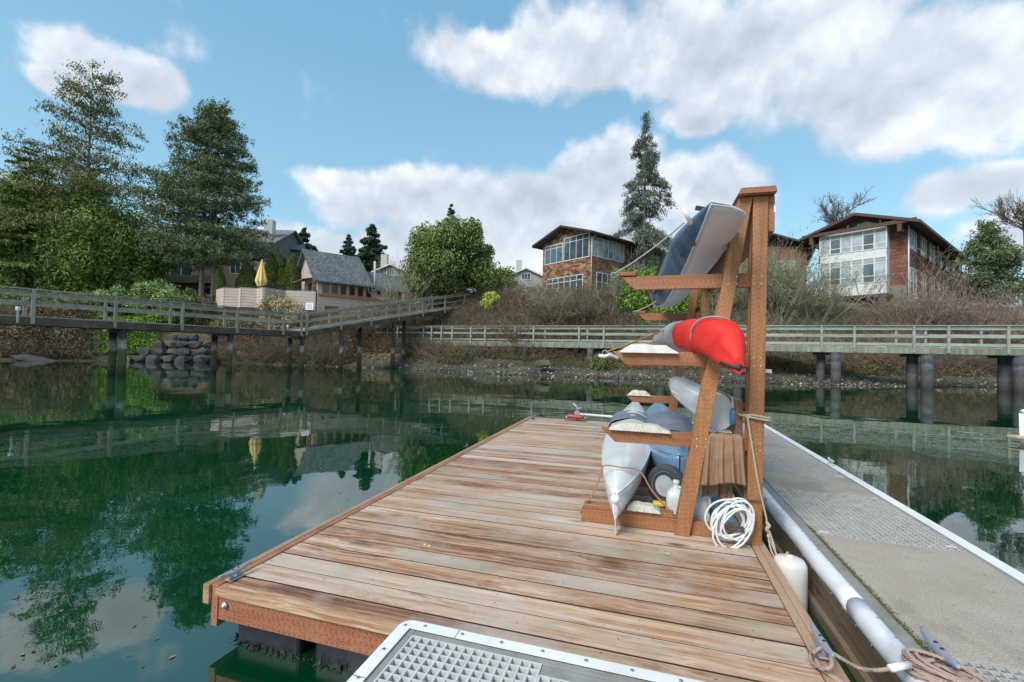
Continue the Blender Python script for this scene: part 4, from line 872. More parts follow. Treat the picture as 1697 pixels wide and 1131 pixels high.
for k, (xa, xb) in enumerate(((-1.99, -1.60), (-1.52, -1.14), (-1.10, -.70), (-.64, -.24), (-.18, .22), (.27, .64))):
    m = MB(); m.box(xa, xb, 1.875, 3.4, -.30, DZ-.17); m.build('float', MT['float_black'], dock, bevel=.02)
    for j in range(3): m = MB(); m.box(xa, xb, 3.6+j*1.6, 5.0+j*1.6, -.30, DZ-.19); m.build('float', MT['float_black'], dock, bevel=.02)
m = MB(); m.lathe((-1.99, 1.80, DZ-.085), [(.016, 0), (.016, .006), (.009, .007), (.009, .016)], 12, (0, -1, 0)); m.build('bolt', MT['screw'], dock)
m = MB()
y = 1.78+.035
while y < 8.3:
    for xx in (X0+.03, X1-.03, -1.36, -.69, -.02):
        for yy in (y, y+.075): m.lathe((xx+rng.randn()*.004, yy, DZ+.0005), [(.0042, 0), (.0042, .0012)], 6)
    y += .146
props(m.build('screws', MT['galv'], dock), kind='stuff')
m = MB()                                                # fringe of weed on the floats at the waterline
Cw = np.array([[-1.99+rng.rand()*1.9, 1.86+rng.randn()*.012, -.005-.015*rng.rand()] for _ in range(1500)]+[[-2.0+rng.randn()*.01, 1.88+rng.rand()*1.3, -.01*rng.rand()] for _ in range(500)])
V, Q = leaves(Cw, .05, .3); o = np_mesh('algae', V, Q, MT['algae_mat']); props(o, 'dark red-brown weed hanging at the waterline of the black floats', 'weed', kind='stuff')
def cleat(name, p, rz, label, mat='galv', s=1., group='mooring cleats'):
    t = thing(name, tuple(p), label, 'cleat', group, rz, True)
    m = MB(); m.box(-.05*s, .05*s, -.028*s, .028*s, 0, .008*s)
    m.build('base', MT[mat], t, bevel=.004)
    m = MB()
    for q in (-.028, .028): m = MB(); m.tube([(q*s, 0, .006*s), (q*.9*s, 0, .038*s)], [.014*s, .011*s], 10); m.build('stand', MT[mat], t)
    m = MB(); m.tube([(-.115*s, 0, .058*s), (-.10*s, 0, .055*s), (-.05*s, 0, .046*s), (0, 0, .044*s), (.05*s, 0, .046*s), (.10*s, 0, .055*s), (.115*s, 0, .058*s)], [.004*s, .009*s, .015*s, .017*s, .015*s, .009*s, .004*s], 12); m.build('horn', MT[mat], t)
    for q in (-.012, .012): m = MB(); m.lathe((q*s*1.6, 0, .058*s), [(.007*s, 0), (.006*s, .005*s)], 10); m.build('bolt', MT['plastic_black'], t)
    return t
cleat('cleat', atz(390, 958, DZ+.004), math.radians(86), 'grey metal cleat with no rope at the front left corner of the wooden dock', s=.8)
cleat('cleat', atz(883, 695, DZ+.006), math.radians(80), 'small cleat at the far left corner of the wooden dock')
cl2 = atz(1362, 1082, DZ+.02); cleat('cleat', cl2, math.radians(92), 'grey cleat with a rope looped round it, front right of the wooden dock', s=.95)
m = MB()
for k, (px, py) in enumerate(((703, 903), (710, 905), (1105, 918))):
    c = atz(px, py, DZ+.004); m.add([c+Vector((math.cos(a)*.013*(1+.5*math.sin(3*a+k)), math.sin(a)*.008, .004*math.sin(2*a))) for a in np.linspace(0, 2*PI, 9)[:-1]]+[c+Vector((0, 0, .006))], [(i, (i+1) % 8, 8) for i in range(8)])
props(m.build('dry_leaf', MT['leaf_pale'], solid=.0015), 'few pale dry leaf scraps on the wooden dock planks', 'leaves', kind='stuff')
# green moss patch on the planks
Cd = np.array([[X0+.05+rng.rand()*2.6, 1.85+rng.rand()**1.3*6.2, DZ+.004] for _ in range(420)]); V, Q = leaves(Cd, .012, .35); V[:, 2] = DZ+.002+.005*rng.rand(len(V))
leafmat('debris', (.03, .02, .012), (.10, .065, .04), (.20, .16, .09), .8); props(np_mesh('litter', V, Q, MT['debris']), 'tiny twigs and needle litter scattered over the wooden dock planks', 'litter', kind='stuff')
# ------------------------------------------------------------------ concrete walkway beside it
CZ = .30
cw = thing('concrete_dock', (1.5, 1.2, 0), 'concrete walkway dock with metal-grey grating panels and white bumper edge at the right', 'dock')
ends = [(1.20, 2.33, 'g'), (2.33, 3.64, 'c'), (3.64, 4.80, 'g'), (4.80, 5.46, 'c'), (5.46, 6.45, 'g'), (6.45, 7.32, 'c'), (7.32, 8.10, 'g'), (8.10, 8.55, 'c'), (8.55, 9.25, 'g')]
XL, XR = 1.135, 1.975
m = MB(); m.box(1.055, XL, 1.2, 9.38, .02, CZ-.004); m.box(XR, 2.03, 1.2, 9.38, .02, CZ-.004); m.box(XL, XR, 9.25, 9.38, .02, CZ-.005)
m.build('edge', MT['concrete_edge'], cw, bevel=.004)
def grate(parent, x0, x1, y0, y1, z, pitch=.0385, bar=.0062, depth=.028, mat='frp_grate', xb=None):
    xb = xb or bar
    m = MB(); nx = round((x1-x0)/pitch); ny = round((y1-y0)/pitch)
    for i in range(nx+1): x = x0+(x1-x0)*i/nx; m.box(x-bar/2, x+bar/2, y0, y1, z-depth, z)
    for j in range(ny+1): y = y0+(y1-y0)*j/ny; m.box(x0, x1, y-xb/2, y+xb/2, z-depth+.001, z-.0012)
    return m.build('grating', MT[mat], parent)
for y0, y1, k in ends:
    if k == 'c': m = MB(); m.box(XL+.004, XR-.004, y0+.004, y1-.004, -.05, CZ); m.build('concrete_slab', MT['dock_concrete'], cw, bevel=.004)
    else:
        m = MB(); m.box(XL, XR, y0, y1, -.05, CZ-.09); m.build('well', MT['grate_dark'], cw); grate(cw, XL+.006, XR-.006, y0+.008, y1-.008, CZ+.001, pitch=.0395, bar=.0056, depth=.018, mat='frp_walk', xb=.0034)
        if y0 > 2:
            for xx in (XL+.06, XR-.06):
                for yy in (y0+.06, y1-.06): m = MB(); m.box(xx-.03, xx+.03, yy-.006, yy+.006, CZ+.001, CZ+.004); m.build('clip', MT['alu_white'], cw)
m = MB()       # rounded vinyl bumper on the left edge
for ya, yb in ((1.2, 2.72), (2.725, 5.6), (5.605, 9.38)):
    prof = [(.988, .225), (.980, .245), (.978, .268), (.986, .292), (1.004, .309), (1.026, .314), (1.046, .309), (1.057, .302)]
    ys = np.linspace(ya, yb, max(2, int((yb-ya)/.12)))
    k = len(prof); vs = [(x_+.0025*math.sin(y_*9+j)*(j < 4), y_, z_+.002*math.sin(y_*7+j)) for y_ in ys for j, (x_, z_) in enumerate(prof)]
    m.add(vs, [(i*k+j, (i+1)*k+j, (i+1)*k+j+1, i*k+j+1) for i in range(len(ys)-1) for j in range(k-1)], True)
m.build('bumper', MT['vinyl_white'], cw, solid=.004)
m = MB()
for yy in np.arange(1.3, 9.3, .155): m.lathe((1.040, yy, .3115), [(.0065, 0), (.0065, .002)], 8)
for yy in np.arange(1.35, 9.3, .155): m.lathe((.974, yy, .236), [(.005, 0), (.005, .003)], 8, (-1, 0, .2))
props(m.build('rivets', MT['steel'], cw), kind='stuff')
m = MB()
for ya, yb in ((1.2, 4.1), (4.105, 7.2), (7.205, 9.38)): m.box(.985, 1.05, ya, yb, .075, .262)
m.build('waler', MT['waler_wood'], cw, bevel=.006)
m = MB()
for ya, yb in ((1.2, 3.5), (3.505, 6.4), (6.405, 9.38)): m.box(.958, 1.05, ya, yb, .0, .07)
m.build('waler', MT['waler_wood'], cw, bevel=.006)
m = MB(); m.box(1.0, 2.0, 1.2, 9.36, -.4, .0); m.build('float', MT['float_black'], cw)
m = MB(); m.box(2.032, 2.072, 1.2, 9.38, .05, CZ-.02); m.build('waler', MT['waler_wood'], cw)
m = MB(); m.box(1.995, 2.078, 1.2, 4.6, CZ-.003, CZ+.006); m.box(1.995, 2.078, 4.604, 9.385, CZ-.003, CZ+.006); m.box(2.075, 2.083, 1.2, 9.38, CZ-.05, CZ+.003); m.build('edge_strip', MT['white_rim'], cw, bevel=.003)
Cm = np.array([[XL-.012+abs(rng.randn())*.014, 2.3+rng.rand()*1.5, CZ+.001+rng.rand()*.004] for _ in range(1700)]); V, Q = leaves(Cm, .008, .6); o = np_mesh('moss', V, Q, MT['moss']); props(o, 'green moss line along the left side of the concrete slab', 'moss', kind='stuff')
Cd = np.array([[XL+rng.rand()*.82, 2.2+rng.rand()*6, CZ+.004] for _ in range(160)]); V, Q = leaves(Cd, .011, .4); V[:, 2] = CZ+.002+.004*rng.rand(len(V)); props(np_mesh('litter', V, Q, MT['debris']), 'tiny leaf litter scattered over the concrete walkway', 'litter', kind='stuff')
cleat('cleat', atz(1377, 770, CZ+.008), math.radians(85), 'small pale cleat on the right edge of the concrete dock', 'alu_white')
cleat('cleat', atz(1305, 705+26, CZ+.008), math.radians(85), 'far cleat on the right edge of the concrete dock', 'alu_white') if False else None
# ------------------------------------------------------------------ grated platform in the foreground
PZ = .365
pf = thing('grated_platform', (0, 1.2, 0), 'grey grated platform with a riveted white metal rim in the foreground', 'platform')
PX0, PY1 = -.965, 1.752
m = MB()      # white rim with a rounded corner
rw = .050; cr = .05
outer = [(PX0, .6)]+[(PX0+cr-cr*math.cos(a), PY1-cr+cr*math.sin(a)) for a in np.linspace(0, PI/2, 7)]+[(2.2, PY1)]
inner = [(PX0+rw, .6)]+[(PX0+rw, PY1-rw)]*7+[(2.2, PY1-rw)]
vs = [(x, y, PZ) for x, y in outer]+[(x, y, PZ) for x, y in inner]+[(x, y, PZ-.07) for x, y in outer]; k = len(outer)
m.add(vs, [(i, i+1, k+i+1, k+i) for i in range(k-1)]+[(i, 2*k+i, 2*k+i+1, i+1) for i in range(k-1)]); m.build('rim', MT['white_rim'], pf, solid=.004)
m = MB()
for yy in np.arange(.75, 1.72, .16): m.lathe((PX0+.025, yy, PZ+.001), [(.008, 0), (.007, .003)], 10)
for xx in np.arange(-.86, .9, .165): m.lathe((xx, PY1-.022, PZ+.001), [(.008, 0), (.007, .003)], 10)
m.build('rivets', MT['steel'], pf)
m = MB(); m.box(-.716, -.714, PY1-rw-.002, PY1-.001, PZ+.0005, PZ+.0028); m.box(PX0+.001, PX0+rw, 1.395, 1.397, PZ+.0005, PZ+.0028); m.build('joint', MT['trim_dark'], pf)
m = MB(); m.box(PX0+rw-.004, PX0+rw+.028, .6, PY1-rw+.004, PZ-.05, PZ-.006); m.box(PX0+rw+.028, 2.2, PY1-rw-.030, PY1-rw+.004, PZ-.05, PZ-.006); m.box(-.352, .02, PY1-rw-.088, PY1-rw-.034, PZ-.05, PZ-.0065); m.build('border', MT['concrete_edge'], pf, bevel=.003)
m = MB(); m.box(.024, 2.2, .6, PY1-rw-.034, PZ-.06, PZ-.004); m.build('concrete_slab', MT['dock_concrete'], pf, bevel=.004)
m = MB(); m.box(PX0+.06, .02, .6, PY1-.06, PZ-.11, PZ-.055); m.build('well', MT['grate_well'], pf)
grate(pf, PX0+rw+.034, -.356, .62, PY1-rw-.036, PZ-.002, .0365, .0068, .034); grate(pf, -.348, .016, .62, PY1-rw-.094, PZ-.002, .0365, .0068, .034)
m = MB(); m.box(PX0+.03, 2.2, .6, PY1-.012, .0, PZ-.112); m.build('beam', MT['float_black'], pf)
# ------------------------------------------------------------------ kayak rack
rk = thing('kayak_rack', (.68, 3.3, DZ), 'reddish timber A-frame kayak rack with three levels of arms on the wooden dock', 'rack')
def frame(Y, s=1, tip=(-.19, -.24, -.31), pads=True):
    zt = 2.56
    for dy in (0, .085):
        m = MB(); m.prism([(.63, Y+dy, DZ+.002), (.72, Y+dy, DZ+.002), (.742, Y+dy, zt), (.652, Y+dy, zt)], (0, .04, 0)); m.build('post', MT['rack_wood_z'], rk, bevel=.004)
        m = MB(); m.prism([(.19, Y+dy, DZ+.002), (.288, Y+dy, DZ+.002), (.650, Y+dy, zt), (.566, Y+dy, zt)], (0, .04, 0)); m.build('leg', MT['rack_wood_z'], rk, bevel=.004)
    for k, (z, tx) in enumerate(zip((1.965, 1.432, .885), tip)):
        h = .095; m = MB(); m.prism([(tx, Y+.042, z+h), (tx+.10, Y+.042, z), (.70, Y+.042, z+.006), (.70, Y+.042, z+h+.006)], (0, .041, 0)); m.build('arm', MT['rack_wood_x'], rk, bevel=.004)
        lx = .19+(.566-.19)*(z+.05-DZ)/(zt-DZ)
        for a_ in (.02, .075):
            for b_ in (.02, .07):
                
                for xq in (lx+a_+.01, .648+a_*.75): m = MB(); m.lathe((xq, Y-.0005, z+b_), [(.0048, 0), (.004, .0015)], 8, (0, -1, 0)); m.build('screw', MT['screw'], rk)
    m = MB(); m.prism([(tip[0]-.001, Y+.03, 2.0655), (tip[0]+.105, Y+.03, 2.0655), (tip[0]+.105, Y+.03, 2.095), (tip[0]-.02, Y+.03, 2.092)], (0, .06, 0)); m.build('block', MT['rack_wood_x'], rk, bevel=.003)
frame(3.28); frame(6.2, tip=(-.13, -.19, -.27))
for Y in (3.28, 6.2):
    m = MB(); m.box(-.44, .628, Y+.042, Y+.083, DZ+.002, DZ+.093); m.build('base_beam', MT['rack_wood_x'], rk, bevel=.004)
    m = MB(); m.box(-.425, .19, Y+.043, Y+.125, DZ+.094, DZ+.128); m.build('base_pad', MT['rack_wood_x'], rk, bevel=.006)
m = MB(); m.prism([(.553, 3.22, 2.565), (.780, 3.22, 2.565), (.770, 3.22, 2.604), (.570, 3.22, 2.604)], (0, 3.15, 0)); m.build('top_plate', MT['rack_wood_x'], rk, bevel=.003)
m = MB(); m.box(.745, .783, 3.3, 6.3, 2.33, 2.563); m.build('top_rail', MT['rack_wood_y'], rk, bevel=.003)
m = MB(); m.box(.775, .784, 3.286, 3.298, 2.45, 2.50); m.build('tag', MT['tip_white'], rk)
m = MB(); m.box(.585, .626, 3.41, 6.15, .965, 1.21); m.build('lower_rail', MT['rack_wood_y'], rk, bevel=.004)
# pads on the arms
def pad(p0, p1, Y, z, name, lab, mat='carpet', hh=.028, wy=.10, hump=.0):
    m = MB(); x0, x1 = p0, p1
    def fn(u, v):
        x = x0+(x1-x0)*u; e = min(1, min(u, 1-u)*5)*(1-.35*abs(u-.35)); zz = z+.005+hh*e*(1+.05*math.sin(u*17+v*3)); ev = min(1, min(v, 1-v)*7)
        return (x, Y-.012+(wy+.012)*v+.003*math.sin(u*23), z-.004+(zz-z+.004)*ev)
    m.grid(fn, 30, 14); o = m.build(name, MT[mat]); props(o, lab, 'pad', 'pads lying on the rack arms'); return o
pad(-.25, .16, 3.30, .978, 'carpet_pad', 'speckled grey carpet pad on the lowest near arm of the rack', hh=.045)
pad(-.12, .10, 3.31, DZ+.127, 'carpet_pad', 'speckled carpet scrap on the base beam beside the white kayak', hh=.035)
pad(-.24, .05, 6.23, .978, 'carpet_pad', 'speckled carpet pad on the lowest far arm of the rack', hh=.06)
pad(-.185, .20, 3.29, 1.525, 'foam_pad', 'white foam tube on the middle near arm of the rack', 'foam_white', .052, .085)
# hooks and ropes
def hook(p, lab):
    p = Vector(p); m = MB(); m.tube([p+Vector((.03, 0, .0)), p, p+Vector((-.008, 0, .0))], .0035, 8); m.tube([p+Vector((-.026+.018*math.cos(a), 0, .018*math.sin(a))) for a in np.linspace(0, 2*PI*.92, 16)], .0035, 8); return props(m.build('eye_hook', MT['galv']), lab, 'hook', 'eye hooks on the rack arms')
hook((-.215, 3.33, 2.075), 'metal eye hook on the tip of the highest near arm')
hook((-.145, 6.25, 2.075), 'metal eye hook on the tip of the highest far arm')
hook((-.335, 3.33, .955), 'metal eye hook on the tip of the lowest near arm')
hook((-.265, 3.33, 1.515), 'metal eye hook on the tip of the middle near arm')
def rope(pts, r, mat, name, lab, n=8, sub=6, cat='rope', group=None): m = MB(); m.tube(spline(pts, sub), r, n); return props(m.build(name, MT[mat]), lab, cat, group)
# ------------------------------------------------------------------ kayaks
def kayak(name, label, L, B, Hh, hullm, deckm, loc, rx=0, ry=0, rz=0, deckh=.12, rocker=.10, pw=.75, stern=1., fine=1.0, bulb=False, cockpit=None, group=None, coam='plastic_black', flat=0., mat2=None, foot=0.):
    """local axes: +y bow to stern, z up. loc is the bow end."""
    t = thing(name, loc, label, 'kayak', group, 0, True); R = Matrix.Rotation(rz, 4, 'Z')@Matrix.Rotation(rx, 4, 'X')@Matrix.Rotation(ry, 4, 'Y')
    ns, nc = 80, 14
    def hb(s): return B/2*max(.0, math.sin(PI*min(1, max(0, s**.92))))**pw
    def sheer(s): return Hh+rocker*(abs(2*s-1)**2.6)
    def keel(s): return rocker*1.35*max(0, abs(2*s-1)-.55)**2/.2+foot*max(0, 1-s/.03)**2.2
    hv, dv = MB(), MB()
    def hull(u, v):
        s = v; a = -PI/2+PI*u; w_ = max(hb(s), .006); zs, zk = sheer(s), keel(s)
        x = w_*math.copysign(abs(math.sin(a))**.8, math.sin(a)); z = zs-(zs-zk)*math.cos(a)**.75 if math.cos(a) > 0 else zs
        return (x, s*L+(.10*L*.35*(zk-zs)*-.6 if s < .03 else 0)*0, z)
    hv.grid(hull, nc*2, ns); 
    def deck(u, v):
        s = v; x = (2*u-1); w_ = max(hb(s), .006); return (x*w_, s*L, sheer(s)+.002+deckh*(1-abs(x)**1.7)*min(1, w_/(B*.32))*(1-.25*s))
    dv.grid(deck, nc*2, ns)
    o1 = hv.build('hull', MT[hullm], t, M=R, solid=.004); o2 = dv.build('deck', MT[deckm], t, M=R, solid=.004)
    rb = MB(); 
    for sgn in (-1, 1): rb.tube([(sgn*max(hb(s), .006), s*L, sheer(s)) for s in np.linspace(.0, 1, 50)], .008, 6)
    rb.build('seam', MT[mat2 or hullm], t, M=R)
    if cockpit:
        c0, cl, cwid = cockpit; m = MB(); pts = [(cwid*math.cos(a), c0+cl*math.sin(a), sheer(c0/L)+deckh*.85+.02*math.sin(a)) for a in np.linspace(0, 2*PI, 37)[:-1]]; m.tube(pts, .016, 8, closed=True); m.build('coaming', MT[coam], t, M=R)
        m = MB(); k = len(pts); m.add([Vector(p)+Vector((0, 0, .004)) for p in pts]+[(0, c0, sheer(c0/L)+deckh*.72)], [(i, (i+1) % k, k) for i in range(k)]); m.build('cockpit', MT['plastic_black'], t, M=R)
    return t, R
# white surf ski lying on the base beam
k1, R1 = kayak('kayak', 'long glossy white kayak with a ball tip lying on the base of the rack', 5.3, .50, .20, 'gel_white', 'gel_white', (-.185, 3.06, .30+.03), rx=math.radians(1.2), rz=math.radians(0), deckh=.085, rocker=.075, pw=.80)
m = MB(); m.lathe((0, 0, 0), [(.002, -.030), (.019, -.023), (.029, -.006), (.029, .008), (.02, .024), (.002, .031)], 20); m.build('bow_ball', MT['tip_white'], k1, M=Matrix.Translation((0, .0, .235)))
m = MB(); m.prism([(-.004, -.02, .23), (-.004, .30, .23), (-.004, .30, .06), (-.004, .07, -.02)], (.008, 0, 0)); m.build('bow_fin', MT['gel_dull'], k1)
# blue kayak behind it
k2, R2 = kayak('kayak', 'light blue kayak lying on the dock behind the wheel, partly under a grey cover', 4.4, .60, .27, 'gel_ltblue', 'gel_ltblue', (.27, 4.0, .32), rz=math.radians(1.0), deckh=.10, rocker=.10, pw=.6)
# covers
def drape(name, label, mat, fx, nu=30, nv=14, solid=.006, cat='cover'):
    m = MB(); m.grid(fx, nu, nv); return props(m.build(name, MT[mat], solid=solid, sub=1), label, cat)
def cov1(u, v):
    a = PI*(v*1.16-.08); y = 6.15+1.0*u; r = 1+.05*math.sin(u*21+v*7)+.03*math.sin(v*31+u*5)
    return (-.205-.27*math.cos(a)*r*(1+.06*math.sin(u*9)), y+.04*math.sin(v*13), .53+.155*math.sin(a)*r if math.sin(a) > 0 else .53-.10*abs(math.cos(a)))
drape('kayak_cover', 'slate grey cloth cover over the far end of the long white kayak', 'slate_cover', cov1)
def cov2(u, v):
    a = PI*(v*1.1-.05); y = 5.0+1.6*u; r = 1+.06*math.sin(u*17+v*5); return (.28-.27*math.cos(a)*r, y, .60+.21*max(0, math.sin(a))*r*(1-.35*abs(2*u-1)**2))
drape('kayak_cover', 'grey cloth cover over the light blue kayak', 'slate_cover', cov2)
# blue and white kayak on its side on the top arms
k3, R3 = kayak('kayak', 'blue and white sea kayak lying on its side on the highest arms of the rack', 4.9, .56, .22, 'gel_dull', 'gel_blue', (.585, 2.80, 2.325), ry=math.radians(-77), rz=math.radians(3.0), rx=math.radians(-.3), deckh=.15, rocker=.03, foot=.10, pw=.98, cockpit=(2.35, .42, .21), mat2='gel_dull')
m = MB(); m.tube([(-.10, .05, .335), (-.03, .0, .40)], .013, 10); m.build('toggle', MT['tip_white'], k3, M=Matrix.Rotation(math.radians(-80), 4, 'Y'))
for yy in (.45, .8, 1.15):
    for xx in (-.13, .11): m = MB(); m.box(xx-.012, xx+.012, yy-.012, yy+.012, .24, .30 if xx > 0 else .30); m.build('deck_fitting', MT['plastic_black'], k3, M=R3)
# red and grey covered boat on the middle arms
def body(name, label, cat, secs, mats, nu=28, sub=1, group=None, fold=0., caps=True):
    """secs: (y, cx, cz, half width, half height, power); mats: list of (name, material, from, to)"""
    t = thing(name, (secs[0][1], secs[0][0], secs[0][2]), label, cat, group); A_ = np.array(secs, float); ys = A_[:, 0]
    for pn, mn, a, b in mats:
        m = MB()
        def fn(u, v):
            y = a+(b-a)*v; cx, cz, hw, hh, pw = [np.interp(y, ys, A_[:, k]) for k in range(1, 6)]; an = 2*PI*u; c, s = math.cos(an), math.sin(an)
            f = 1+fold*(math.sin(an*5+y*9)*.5+math.sin(an*3-y*14)*.5+.6*math.sin(an*11+y*5)); return (cx+hw*f*math.copysign(abs(c)**pw, c), y, cz+hh*f*math.copysign(abs(s)**pw, s))
        nv = max(4, int(abs(b-a)/.06)); m.grid(fn, nu, nv)
        if caps and (a == ys[0] or b == ys[-1]):
            for q in ((0,) if a == ys[0] else ())+((1,) if b == ys[-1] else ()): m.add([fn(i/nu, q) for i in range(nu)], [tuple(range(nu)) if q == 0 else tuple(range(nu-1, -1, -1))], True)
        m.build(pn, MT[mn], t)
    return t
body('covered_kayak', 'boat in a bright red and grey fabric cover on the middle arms of the rack', 'covered kayak',
     [(2.93, 0.515, 1.455, .025, .05, 1.), (2.95, 0.510, 1.50, .06, .10, .8), (3.00, 0.475, 1.575, .085, .135, .75), (3.15, 0.430, 1.625, .12, .125, .75), (3.5, 0.350, 1.655, .155, .12, .8), (4.0, 0.290, 1.665, .18, .125, .85), (4.8, 0.240, 1.655, .185, .115, .9), (5.6, 0.190, 1.63, .14, .09, .9), (6.3, 0.170, 1.61, .07, .06, 1), (6.7, 0.170, 1.60, .015, .015, 1)],
     [('red_cover', 'red_cover', 2.93, 3.62), ('grey_cover', 'grey_cover', 3.62, 6.7)], fold=.03)
_a = np.array([(3.28, .40, 1.635, .135, .123), (3.22, .415, 1.63, .128, .124)]).mean(0); m = MB(); m.tube([(_a[1]+_a[3]*1.0*math.copysign(abs(math.cos(q))**.76, math.cos(q)), 3.25-.10*math.sin(q), _a[2]+_a[4]*1.03*math.copysign(abs(math.sin(q))**.76, math.sin(q))) for q in np.linspace(-.2, PI+.2, 30)], .006, 8); props(m.build('cover_strap', MT['grey_cover']), 'pale piping strap across the bright red fabric cover', 'strap')
m = MB(); m.tube([(.42, 2.985, 1.470), (.47, 2.955, 1.452), (.515, 2.928, 1.442), (.53, 2.925, 1.46)], [.010, .016, .018, .012], 8); props(m.build('cover_hem', MT['rubber_black']), 'black hem patch at the low tip of the bright red cover', 'hem')
# white float hull lying across the lowest arms
body('white_hull', 'short white rounded hull with an oval end lying behind the near rack leg', 'hull',
     [(3.50, .485, 1.115, .105, .125, 1.), (3.505, .485, 1.115, .112, .132, 1.), (3.53, .482, 1.117, .118, .137, 1.), (3.56, .478, 1.12, .112, .132, 1.), (4.2, .40, 1.15, .108, .125, 1), (4.9, .33, 1.18, .10, .115, 1), (5.25, .30, 1.195, .075, .09, 1), (5.42, .285, 1.205, .04, .05, 1), (5.48, .28, 1.21, .01, .01, 1)], [('shell', 'gel_white', 3.50, 5.48)])
# wheel of a kayak cart
p = Vector((.165, 3.86, .47)); t = thing('cart_wheel', (p.x, p.y, .3), 'white cart wheel with a thick grey tyre leaning behind the rack leg', 'wheel')
ax = Vector((-.55, -.82, .12)).normalized()
m = MB(); m.lathe(p, [(.118, -.035), (.150, -.040), (.166, -.02), (.170, 0), (.166, .02), (.150, .040), (.118, .035)], 36, ax); m.build('tyre', MT['tyre_grey'], t)
m = MB(); m.lathe(p, [(.118, -.030), (.112, .036), (.105, .030), (.04, .044), (.02, .05)], 36, ax); m.build('rim', MT['gel_dull'], t)
# jugs and cans
def jug(p, lab, mat, capm, w_=.075, h_=.255, name='water_jug', liquid=False):
    t = thing(name, p, lab, 'jug'); x, y, z = p
    m = MB(); S_ = [(0, .93), (.01, 1), (.30, 1), (.62, 1), (.74, .9), (.84, .62), (.90, .32), (1., .26)]
    def fn(u, v):
        k = np.interp(v, np.linspace(0, 1, len(S_)), [s[1] for s in S_]); zz = np.interp(v, np.linspace(0, 1, len(S_)), [s[0] for s in S_])*h_; a = 2*PI*u; c, s = math.cos(a), math.sin(a); pw = .55 if v < .6 else .9
        return (x+w_*k*math.copysign(abs(c)**pw, c), y+w_*k*math.copysign(abs(s)**pw, s), z+zz)
    m.grid(fn, 32, 16); m.build('body', MT[mat], t)
    m = MB(); m.lathe((x, y, z+h_), [(w_*.30, 0), (w_*.33, .004), (w_*.33, .022), (w_*.28, .026)], 16); m.build('cap', MT[capm], t)
    m = MB(); m.tube(spline([(x+w_*.25, y-w_*.3, z+h_*.93), (x+w_*.85, y-w_*.75, z+h_*.88), (x+w_*.95, y-w_*.85, z+h_*.62)], 5), .011, 8); m.build('handle', MT[mat], t)
    if liquid: m = MB(); m.box(x-w_*.99, x+w_*.99, y-w_*1.005, y+w_*.98, z+.008, z+h_*.45); m.build('water', MT['jug_liquid'], t, bevel=.012)
    return t
jug((.355, 3.50, .303), 'translucent white plastic jug with a yellow cap standing behind the base beam', 'jug_white', 'cap_yellow', .078, .26, liquid=True)
jug((.22, 3.62, .303), 'white plastic jug half hidden behind the rack leg', 'jug_white', 'tip_white', .07, .255)
t = thing('blue_can', (.50, 3.56, .302), 'blue plastic can beside the translucent jug under the towels', 'can'); m = MB(); m.box(.44, .60, 3.50, 3.70, .303, .52); m.build('body', MT['can_blue'], t, bevel=.03)
m = MB(); m.tube(spline([(.47, 3.6, .515), (.50, 3.6, .56), (.55, 3.6, .56), (.58, 3.6, .515)], 5), .011, 8); m.build('handle', MT['can_blue'], t)
m = MB(); m.box(.055, .14, 3.44, 3.50, .43, .455); props(m.build('yellow_sponge', MT['cap_yellow'], bevel=.006), 'small flat yellow sponge lying on the base pad by the rack leg', 'sponge')
p = Vector((.575, 3.44, 1.10)); t = thing('blue_bottle', tuple(p), 'small blue spray bottle with a thin tube hooked on the lower rail', 'bottle'); m = MB(); m.lathe(p, [(.02, -.06), (.027, -.05), (.027, .03), (.012, .055)], 16); m.build('body', MT['plastic_blue'], t); m = MB(); m.tube([p+Vector((0, 0, .05)), p+Vector((-.012, 0, .13))], .006, 8); m.build('tube', MT['foam_white'], t)
# towels
def towel(name, label, x0, x1, Y, zt, zb, amp, waves, flare, mat, ph=0, ragged=.02):
    m = MB()
    def fn(u, v):
        if v < .08: return (x0+(x1-x0)*u, Y+.012+.06*(1-v/.08), zt+.006-.003*math.sin(u*19))
        v = (v-.08)/.92; u = u+.018*math.sin(u*13+ph)*v; x = x0+(x1-x0)*u; xc = (x0+x1)/2; x = xc+(x-xc)*(1+flare*v); w_ = .95*math.sin(u*waves*4.1+ph+.8*v*math.sin(u*7))+.38*math.sin(u*waves*9.3+2.1*ph+1+.9*math.sin(v*2.5))+.12*math.sin(u*waves*15.1+.5+2*v); return (x, Y-.004+amp*w_*(.10+.90*v**.8)*.8+.006*math.sin(u*31+ph)*v, zt-(zt-zb)*v*(1+ragged*math.sin(u*5+ph+1)+.022*w_))
    m.grid(fn, 90, 30); return props(m.build(name, MT[mat], solid=.006), label, 'towel', 'brown towels on the rack')
towel('towel', 'brown towel hanging in folds from the lowest arm between the rack leg and post', .36, .60, 3.288, .985, .665, .026, 6, .22, 'towel_brown', 0, .05)
towel('towel', 'smaller darker brown towel hanging lower behind the pleated one', .36, .575, 3.40, .97, .545, .014, 5, -.15, 'towel_brown', 2, .04)
m = MB()
for q in range(9): m.box(.40+q*.019, .409+q*.019, 3.43, 3.60, .985, .992)
props(m.build('slatted_tray', MT['gel_dull']), 'small white slatted tray on the lowest arm under the white hull', 'tray')
